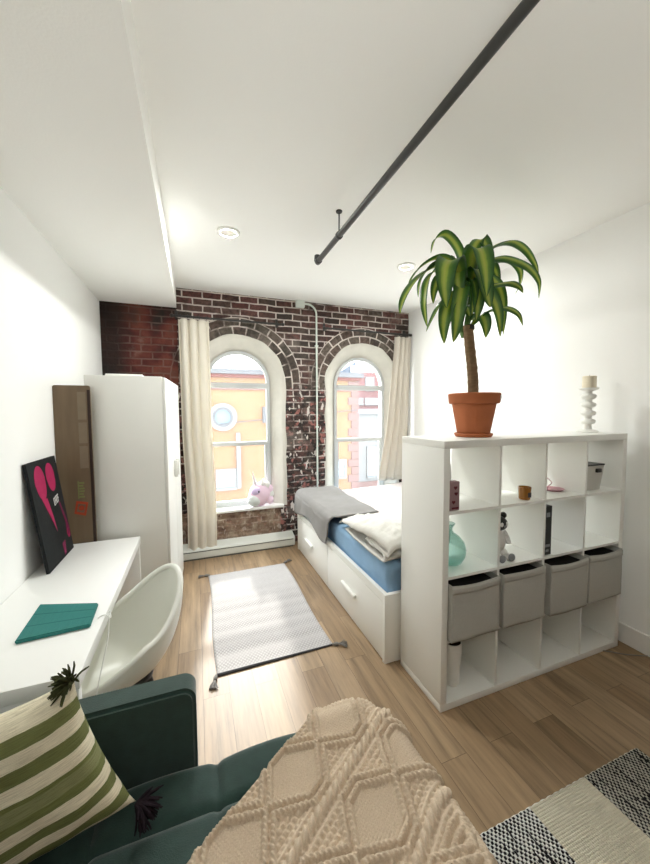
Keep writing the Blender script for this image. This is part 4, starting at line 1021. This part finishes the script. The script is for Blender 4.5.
LV = [
 ([(295, 250), (288, 180), (262, 95), (215, 42), (170, 60), (150, 118)], [.02, .03, .06, .09, .11, .12], 30, .2),
 ([(290, 260), (240, 160), (185, 138), (115, 172), (70, 225), (55, 275)], [0, .02, .05, .07, .08, .08], 24, .2),
 ([(290, 290), (215, 180), (140, 190), (75, 250), (35, 315), (20, 372)], [0, -.04, -.08, -.12, -.14, -.15], 36, -.3),
 ([(285, 290), (215, 175), (150, 178), (108, 235), (97, 302)], [0, .03, .04, .02, 0], 30, .3),
 ([(295, 280), (250, 160), (215, 165), (205, 250), (216, 348)], [-.02, -.10, -.17, -.19, -.19], 60, 0),
 ([(285, 290), (200, 190), (145, 220), (124, 320), (135, 428)], [0, -.06, -.11, -.13, -.13], 36, .2),
 ([(290, 320), (235, 300), (195, 330), (160, 390), (131, 446)], [0, -.03, -.06, -.07, -.07], 34, .3),
 ([(290, 310), (250, 280), (215, 350), (203, 420), (206, 496)], [0, -.07, -.13, -.14, -.14], 42, 0),
 ([(298, 300), (280, 260), (265, 330), (256, 420), (245, 490)], [-.02, -.10, -.15, -.15, -.14], 44, 0),
 ([(305, 240), (318, 130), (350, 65), (376, 75), (395, 135), (400, 190)], [.02, .04, .06, .05, .03, .02], 40, 0),
 ([(310, 250), (330, 120), (358, 105), (378, 190), (384, 300)], [-.02, -.09, -.16, -.20, -.21], 60, 0),
 ([(315, 280), (340, 190), (366, 215), (385, 290), (400, 345)], [-.02, -.08, -.13, -.15, -.15], 50, 0),
 ([(315, 240), (370, 125), (430, 78), (495, 68), (550, 102), (590, 165), (602, 215)], [0, .01, .02, .03, .03, .02, .02], 34, .5),
 ([(318, 260), (370, 165), (430, 135), (500, 145), (570, 182), (606, 240), (603, 307)], [0, -.03, -.06, -.08, -.09, -.09, -.09], 30, .4),
 ([(315, 270), (365, 190), (430, 148), (490, 148), (526, 190), (528, 245), (505, 288)], [0, .05, .09, .12, .12, .12, .11], 28, .4),
 ([(315, 300), (370, 262), (430, 246), (485, 240), (522, 258), (536, 284)], [0, -.05, -.09, -.11, -.12, -.12], 28, .2),
 ([(315, 300), (360, 250), (408, 305), (434, 380), (441, 468)], [0, -.05, -.09, -.11, -.11], 38, 0),
 ([(315, 290), (375, 215), (428, 245), (455, 330), (453, 462)], [0, .02, .05, .06, .06], 34, .1),
 ([(320, 400), (350, 385), (368, 388), (380, 425), (380, 472)], [.02, -.03, -.05, -.06, -.06], 42, 0),
 ([(320, 420), (350, 385), (400, 354), (465, 344), (518, 372), (536, 422)], [.02, -.02, -.05, -.06, -.07, -.07], 26, .2),
 ([(310, 300), (330, 230), (346, 275), (346, 340), (340, 402)], [-.02, -.08, -.11, -.11, -.11], 42, 0),
 ([(300, 260), (270, 190), (262, 220), (268, 300), (274, 370)], [-.02, -.04, -.09, -.1, -.1], 40, 0),
 ([(305, 250), (300, 150), (318, 110), (340, 150), (348, 210)], [0, .03, .06, .08, .09], 38, 0),
 ([(315, 250), (345, 180), (380, 150), (420, 190), (438, 270)], [0, .05, .1, .12, .12], 40, 0),
 ([(300, 260), (275, 150), (240, 150), (225, 220), (232, 300)], [0, .06, .1, .12, .12], 42, 0),
 ([(300, 300), (290, 240), (300, 210), (312, 270), (306, 350)], [0, .05, .12, .15, .15], 40, 0),
 ([(300, 300), (250, 220), (190, 225), (165, 270), (160, 330)], [0, .08, .13, .15, .15], 36, 0),
 ([(310, 300), (300, 260), (322, 240), (330, 300), (322, 380)], [-.02, -.05, -.09, -.1, -.1], 34, 0),
 ([(312, 380), (300, 350), (285, 352), (276, 390), (272, 430)], [0, -.03, -.05, -.06, -.06], 26, 0),
]
SIDE = v3([.94, -.34, .0])
for pts, dys, w_, tw in LV:
    if w_ <= 36 and abs(pts[-1][0]-310) > 150: SIDE = v3([.25, -.9, .35])
    elif w_ <= 36: SIDE = v3([.75, -.6, .25])
    else: SIDE = v3([.94, -.34, .0])
    leaf(lp(pts, dys), w_*.00186*1.0, twist=tw)

# candle holder -----------------------------------------------------------
t = thing('candle_holder', 'white ribbed bubble candle holder at the right end of the shelf top', 'candle holder', (2.585, 1.63, KH))
pf = [(.0, .0), (.062, .0), (.066, .006), (.05, .016), (.026, .022), (.022, .05)]
for k in range(4):
    z = .062+k*.058
    pf += [(.022, z-.006), (.038, z), (.045, z+.012), (.046, z+.018), (.038, z+.028), (.021, z+.034)]
pf += [(.021, .285), (.05, .298), (.058, .304), (.056, .31), (.0, .309)]
MB().lathe(pf, 36, caps=False).build('stem', 'ceramic', t, smooth=50)
cd = thing('candle', 'ivory pillar candle on the ribbed white holder', 'candle', (2.585, 1.63, KH+.3105))
MB().lathe([(.0, 0), (.038, .0), (.041, .003), (.041, .078), (.036, .082), (.0, .078)], 30, caps=False).build('wax', 'wax', cd, smooth=40)
MB().cyl((0, 0, .076), (.002, 0, .09), .0015, n=6).build('wick', 'black', cd)

# things in the cells -----------------------------------------------------
x, y, z = cell(0, 0)
t = thing('card_box', 'small mauve box with dark hearts in the top left shelf cell', 'box', (1.276, 1.475, z))
MB().rbox(-.036, .036, -.018, .022, .0, .155, .003).build('carton', 'pink_print', t, smooth=40)
def heart(mb, cx_, cz_, s_, y_):
    pts = []
    for i in range(24):
        a = 2*PI*i/24; pts.append((cx_+s_*(16*math.sin(a)**3)/17, cz_+s_*(13*math.cos(a)-5*math.cos(2*a)-2*math.cos(3*a)-math.cos(4*a))/17))
    n = len(pts); mb.add([(px_, y_, pz_) for px_, pz_ in pts]+[(px_, y_+.002, pz_) for px_, pz_ in pts], [tuple(range(n)), tuple(range(n, 2*n))]+[(i, (i+1) % n, n+(i+1) % n, n+i) for i in range(n)])
for hx, hz in ((.008, .122), (.012, .09), (-.004, .045)):
    hm = MB(); heart(hm, hx, hz, .012, -.0195); hm.build('heart', 'maroon', t)
MB().box(-.015, .03, -.0195, -.017, .008, .018).build('caption_bar', 'maroon', t)
t = thing('wire_stand', 'thin white wire stand behind the mauve box', 'stand', (1.292, 1.56, z))
MB().tube(smooth_path([(-.045, 0, .004), (-.045, 0, .20), (-.03, 0, .232), (.03, 0, .232), (.045, 0, .20), (.045, 0, .004)], 6), .004, 8).build('loop', 'ceramic', t, smooth=60)
MB().tube([(-.045, 0, .16), (.045, 0, .16)], .003, 8).build('crossbar', 'ceramic', t, smooth=60)
MB().rbox(-.055, .055, -.03, .03, 0, .008, .003).build('base', 'ceramic', t)
x, y, z = cell(1, 0)
t = thing('candle_glass', 'small amber glass candle in the second cell of the top shelf row', 'candle', (1.838, 1.50, z))
MB().lathe([(.0, 0), (.029, 0), (.031, .004), (.036, .074), (.033, .074), (.029, .010), (.0, .010)], 28, caps=False).build('glass', 'amber', t, smooth=40)
MB().lathe([(.0, .011), (.0285, .011), (.031, .040), (.0, .040)], 24, caps=False).build('wax', P('amber_wax', (.30, .12, .03), .5), t, smooth=40)
MB().rbox(-.013, .013, -.0355, -.0335, .016, .045, .001).build('label_patch', 'black_box', t)
x, y, z = cell(2, 0)
t = thing('trinket_dish', 'flat pink dish with a thin loop in the third cell of the top row', 'dish', (2.215, 1.60, z))
MB().lathe([(.0, .004), (.05, .004), (.066, .013), (.068, .013), (.052, .0), (.0, .0)], 30, caps=False).build('plate', P('rose_dish', (.50, .27, .30), .5), t, smooth=40)
MB().tube(smooth_path([(-.05, .0, .008), (-.04, 0, .03), (-.01, .0, .05), (-.03, .01, .075), (-.06, .01, .09)], 6), .003, 8).build('loop', P('rose_wire', (.45, .22, .26), .5), t, smooth=60)
x, y, z = cell(3, 0)
t = thing('lidded_basket', 'white basket with black lid and handles in the top right shelf cell', 'basket', (2.455, 1.60, z))
mb = MB(); w0, w1, d0, d1_, hh = .068, .082, .10, .115, .165
mb.add([(-w0, -d0, .001), (w0, -d0, .001), (w0, d0, .001), (-w0, d0, .001), (-w1, -d1_, hh), (w1, -d1_, hh), (w1, d1_, hh), (-w1, d1_, hh)], [(0, 3, 2, 1), (4, 5, 6, 7), (0, 1, 5, 4), (1, 2, 6, 5), (2, 3, 7, 6), (3, 0, 4, 7)])
mb.build('body', P('white_woven', (.60, .59, .55), .8, .2, bump=.4, bscale=160), t)
MB().rbox(-w1-.003, w1+.003, -d1_-.003, d1_+.003, hh, hh+.010, .003).build('lid', 'black', t)
for xx, yy in ((.02, -d1_-.006), ):
    MB().rbox(xx-.022, xx+.022, yy-.006, yy+.010, hh-.045, hh-.018, .004).build('handle', 'black', t, smooth=40)
MB().rbox(w1-.004, w1+.022, -.03, .03, hh-.062, hh-.032, .005).build('handle', 'black', t, smooth=40)
x, y, z = cell(0, 1)
t = thing('glass_vase', 'round teal glass bottle vase in the left cell of the second row', 'vase', (1.352, 1.585, z))
MB().lathe([(.0, .002), (.045, .002), (.075, .016), (.094, .052), (.098, .088), (.088, .128), (.06, .162), (.03, .182), (.021, .198), (.022, .212), (.036, .236), (.034, .238), (.018, .214), (.017, .198), (.026, .180), (.056, .158), (.083, .126), (.093, .088), (.089, .054), (.071, .02), (.043, .008), (.0, .008)], 40, caps=False).build('bottle', 'teal_glass', t, smooth=180)
x, y, z = cell(1, 1)
t = thing('panda_figurine', 'black and white panda figurine in the second cell of the second row', 'figurine', (1.676, 1.54, z))
def sphere(mb, c_, r, n=18, sc=(1, 1, 1)):
    pf_ = [(math.sin(PI*i/12)*r, -math.cos(PI*i/12)*r) for i in range(13)]
    k = MB().lathe([(max(a, .0004), b) for a, b in pf_], n, caps=False); mb.add([(c_[0]+p[0]*sc[0], c_[1]+p[1]*sc[1], c_[2]+p[2]*sc[2]) for p in k.v], k.f); return mb
sphere(MB(), (0, 0, .105), .05, sc=(.95, .9, 1.35)).build('body', 'whiteplush', t, smooth=180)
sphere(MB(), (0, -.005, .212), .048, sc=(1.08, 1, .92)).build('head', 'black', t, smooth=180)
for sx in (-1, 1):
    sphere(MB(), (.042*sx, 0, .255), .019).build('ear', 'black', t, smooth=180)
    sphere(MB(), (.018*sx, -.047, .216), .012, sc=(1, .5, 1.1)).build('eye', 'whiteplush', t, smooth=180)
    MB().tube(smooth_path([(.036*sx, -.01, .16), (.056*sx, -.02, .12), (.05*sx, -.035, .09)], 5), [.015]*10+[.012], 10).build('arm', 'whiteplush', t, smooth=180)
    MB().tube(smooth_path([(.025*sx, -.01, .05), (.034*sx, -.03, .022), (.036*sx, -.065, .022)], 5), .0215, 12).build('leg', 'whiteplush', t, smooth=180)
    sphere(MB(), (.036*sx, -.072, .024), .023, sc=(1, .6, 1)).build('foot', 'greymark', t, smooth=180)
sphere(MB(), (0, -.052, .205), .008).build('nose', 'greymark', t, smooth=180)
x, y, z = cell(2, 1)
t = thing('game_box', 'tall narrow black box standing in the third cell of the second row', 'box', (1.970, 1.478, z))
MB().rbox(-.018, .052, -.02, .20, .0005, .302, .002).build('carton', 'black_box', t)
for z0, z1, x0_, x1_ in ((.235, .262, .004, .034), (.05, .066, .0, .04), (.02, .034, .006, .03)): MB().box(x0_, x1_, -.0212, -.0195, z0, z1).build('print', 'greymark', t)
x, y, z = cell(0, 3)
t = thing('white_pot', 'small white cup with dark top in the bottom left shelf cell', 'pot', (1.362, 1.555, z))
MB().lathe([(.0, .001), (.040, .001), (.046, .012), (.046, .10), (.050, .125), (.056, .20), (.056, .255), (.051, .255), (.050, .215), (.0, .215)], 32, caps=False).build('cup', 'ceramic', t, smooth=40)
MB().lathe([(.0, .248), (.050, .248)], 24, caps=False).build('dark_fill', 'soil', t)
tag(MB().tube(smooth_path([(2.44, 1.50, .004), (2.56, 1.425, .0045), (2.62, 1.375, .0045), (2.69, 1.335, .0045), (2.752, 1.305, .0045)], 8), .0035, 8).build('floor_cable', 'wire_grey', smooth=60), 'thin grey cable on the floor at the right foot of the shelf', 'cable')

# unicorn on the sill -----------------------------------------------------
t = thing('unicorn_head', 'white and lilac plush unicorn head on the left window sill', 'soft toy', (.69, 4.135, SILL+.012))
bm = bmesh.new(); bmesh.ops.create_icosphere(bm, subdivisions=4, radius=1)
for v in bm.verts:
    p = v.co; x_, y_, z_ = p
    X_ = x_*.135+.02; Z_ = .145+z_*.145; Y_ = y_*.085
    if z_ < .1: X_ -= .03*(.1-z_)*1.4*(1 if x_ < .2 else .3)          # muzzle pushes left and down
    if z_ < -.5: Z_ = max(Z_, .001)
    v.co = Vector((X_, Y_, max(.001, Z_)))
bm.verts.index_update(); mb = MB().add([v.co[:] for v in bm.verts], [tuple(v.index for v in f.verts) for f in bm.faces]); bm.free()
mb.build('head', 'pink', t, smooth=180)
sphere(MB(), (-.055, -.022, .085), .085, 22, (1, .85, .92)).build('muzzle', 'greyface', t, smooth=180)
sphere(MB(), (-.035, -.045, .195), .062, 18, (1, .75, .9)).build('brow', 'lilac', t, smooth=180)
sphere(MB(), (-.012, -.088, .192), .011).build('eye', 'black', t, smooth=180)
MB().tube([(-.035, -.02, .26), (-.055, -.02, .34), (-.072, -.02, .42)], [.020, .012, .002], 12).build('horn', 'silver', t, smooth=60)
for dx, yy in ((.035, -.03), (.07, .02)):
    MB().tube([(dx, yy, .26), (dx+.012, yy, .31), (dx+.02, yy, .345)], [.026, .019, .002], 12).build('ear', 'whiteplush', t, smooth=60)
for k, (dx, yy, zz, r_) in enumerate(((.095, -.02, .255, .045), (.13, -.01, .20, .05), (.14, -.01, .14, .05), (.13, -.02, .075, .052), (.045, -.03, .27, .035))):
    sphere(MB(), (dx, yy, zz), r_, 14, (.9, .8, 1.1)).build('mane', 'pink' if k % 2 else 'whiteplush', t, smooth=180)

# ================================================================ STREET OUTSIDE
GZ = -4.2
struct(MB().box(-40, 60, 4.6, 60, GZ-.2, GZ), 'ground', 'asphalt')  # out of view; paled to bounce daylight up to the ceiling
def bwindow(par, x, y, z, w_, h_, frame='render'):
    f = MB(); e = .09
    f.box(x-w_/2-e, x+w_/2+e, y-.06, y+.02, z+h_/2, z+h_/2+e); f.box(x-w_/2-e, x+w_/2+e, y-.10, y+.02, z-h_/2-e, z-h_/2)
    f.box(x-w_/2-e, x-w_/2, y-.06, y+.02, z-h_/2, z+h_/2); f.box(x+w_/2, x+w_/2+e, y-.06, y+.02, z-h_/2, z+h_/2)
    f.box(x-w_/2, x+w_/2, y-.05, y-.01, z-.03, z+.03)
    fo = f.build('window', frame, par); MB().box(x-w_/2, x+w_/2, y-.03, y-.01, z-h_/2, z+h_/2).build('window_pane', 'pane', fo)
t = thing('orange_building', 'orange brick building with a round window across the street', 'building', (0, 0, 0))
OB = 13.0
MB().box(-9, 6.30, OB, OB+9, GZ, 2.86).build('brick_wall', 'orange', t)
MB().box(-9.1, 6.42, OB-.12, OB+9.1, 2.86, 2.98).build('red_band', 'red_band', t)
MB().box(-9.2, 6.50, OB-.22, OB+9.2, 2.98, 3.16).build('cornice', 'cornice', t)
MB().box(-9, 6.36, OB-.05, OB, 2.42, 2.56).build('string_course', 'pinkstone', t)
q_ = MB()
for k in range(22): q_.box(6.30-(.42 if k % 2 else .28), 6.36, OB-.04, OB+.3, GZ+.32*k, GZ+.32*k+.30)
q_.build('corner_quoins', 'pinkstone', t)
r_ = MB().lathe([(.36, 0), (.36, .09), (.50, .09), (.50, 0)], 40, caps=False).xf(Matrix.Translation((.93, OB, 1.43)) @ Matrix.Rotation(PI/2, 4, 'X')).build('round_window', 'render', t, smooth=40)
MB().lathe([(.0005, .03), (.37, .03)], 40, caps=False).xf(Matrix.Translation((.93, OB, 1.43)) @ Matrix.Rotation(PI/2, 4, 'X')).build('window_pane', 'pane', r_)
MB().lathe([(.27, .03), (.27, .075), (.37, .075), (.37, .03)], 40, caps=False).xf(Matrix.Translation((.93, OB, 1.43)) @ Matrix.Rotation(PI/2, 4, 'X')).build('inner_ring', 'cornice', r_, smooth=40)
bwindow(t, 1.0, OB, -.85, .55, .60); bwindow(t, 5.45, OB, -.75, .5, .62); bwindow(t, -1.6, OB, .9, .9, 1.5); bwindow(t, 3.6, OB, .9, .9, 1.5)
MB().box(1.38, 1.52, OB-.12, OB, -1.2, .85).build('drain_pipe', 'render', t); MB().box(2.36, 2.52, OB-.12, OB, 1.2, 1.8).build('wall_box', 'cornice', t)
bwindow(t, 1.0, OB, -2.6, 1.0, 1.3); bwindow(t, 3.2, OB, -2.6, 1.0, 1.3)
ca, cb_ = at(150, 431.2, 1, OB-.06), at(357, 409.8, 1, OB-.06)
MB().tube([tuple(ca), tuple(cb_)], .016, 6).build('facade_cable', 'cornice', t)
dm = MB(); dm.add([(5.55, 13.4, 3.16), (6.45, 13.4, 3.16), (6.45, 13.4, 3.72), (5.55, 15.4, 3.16), (6.45, 15.4, 3.16), (6.45, 15.4, 3.72)], [(0, 1, 2), (3, 5, 4), (0, 3, 4, 1), (1, 4, 5, 2), (0, 2, 5, 3)])
dm.build('sloped_dormer', 'slate', t)
MB().box(6.15, 6.45, 13.36, 13.40, 3.24, 3.55).build('dormer_window', 'pane', t)
t = thing('white_building', 'low white rendered building beyond the orange corner', 'building', (0, 0, 0))
MB().box(6.9, 16, 16, 22, GZ, 1.48).build('wall', 'render', t); MB().box(6.8, 16.1, 15.85, 22, 1.48, 1.72).build('roof_edge', 'dark_frame', t)
bwindow(t, 8.75, 16, -1.05, .75, 1.5); MB().box(6.9, 16, 15.93, 16, -2.35, -2.05).build('pink_band', 'pinkstone', t)
t = thing('red_building', 'red brick building rising behind the low white one', 'building', (0, 0, 0))
MB().box(10.5, 20, 24, 30, GZ, 4.6).build('brick_wall', 'redbrick', t)
for xx in (11.3, 12.7, 14.1): bwindow(t, xx, 24, 3.7, .6, .9); bwindow(t, xx+.2, 24, 2.35, 1.1, .4)
# ================================================================ LIGHT
wd_ = bpy.data.worlds.new('overcast_sky'); C.world = wd_; wd_.use_nodes = True
N, L = wd_.node_tree.nodes, wd_.node_tree.links
LAMP_W = 10
bg = N['Background']; bg.inputs[0].default_value = (.93, .97, 1.0, 1); bg.inputs[1].default_value = 7.2
sun = bpy.data.lights.new('sun', 'SUN'); so = bpy.data.objects.new('sun', sun); COL.objects.link(so)
sun.energy = 1.7; sun.angle = math.radians(3.0); sun.color = (1, .96, .88)
so.rotation_euler = Vector((-.117, -1, -.667)).to_track_quat('-Z', 'Y').to_euler()
for c in (W1C, W2C):
    pl = bpy.data.lights.new('daylight_portal', 'AREA'); pl.shape = 'RECTANGLE'; pl.size = .8; pl.size_y = 1.95
    pl.cycles.is_portal = True
    po = bpy.data.objects.new('daylight_portal', pl); COL.objects.link(po); po.location = (c, WALLY+.30, 1.42)
    po.rotation_euler = (PI/2, 0, PI) if False else Vector((0, -1, 0)).to_track_quat('-Z', 'Z').to_euler()
for x, y in LAMPS:
    al = bpy.data.lights.new('downlight', 'AREA'); al.shape = 'DISK'; al.size = .11; al.energy = LAMP_W; al.color = (.985, 1, .965)
    ao = bpy.data.objects.new('downlight', al); COL.objects.link(ao); ao.location = (x, y, ZC-.009)
# unseen fill light added behind the camera to brighten ceiling and walls
ul = bpy.data.lights.new('rear_fill', 'AREA'); ul.shape = 'DISK'; ul.size = .45; ul.energy = 13; ul.color = (.985, 1, .965)
uo = bpy.data.objects.new('rear_fill', ul); COL.objects.link(uo); uo.location = (.3, -.75, 1.9); uo.rotation_euler = (PI, 0, 0)
vs = C.view_settings; vs.view_transform = 'Standard'; vs.look = 'None'; vs.gamma = 1; vs.use_curve_mapping = False
vs.exposure = 1.27
C.cycles.max_bounces = 16; C.cycles.diffuse_bounces = 10; C.cycles.transparent_max_bounces = 16
C.cycles.sample_clamp_indirect = 12
C.cycles.caustics_reflective = False; C.cycles.caustics_refractive = False
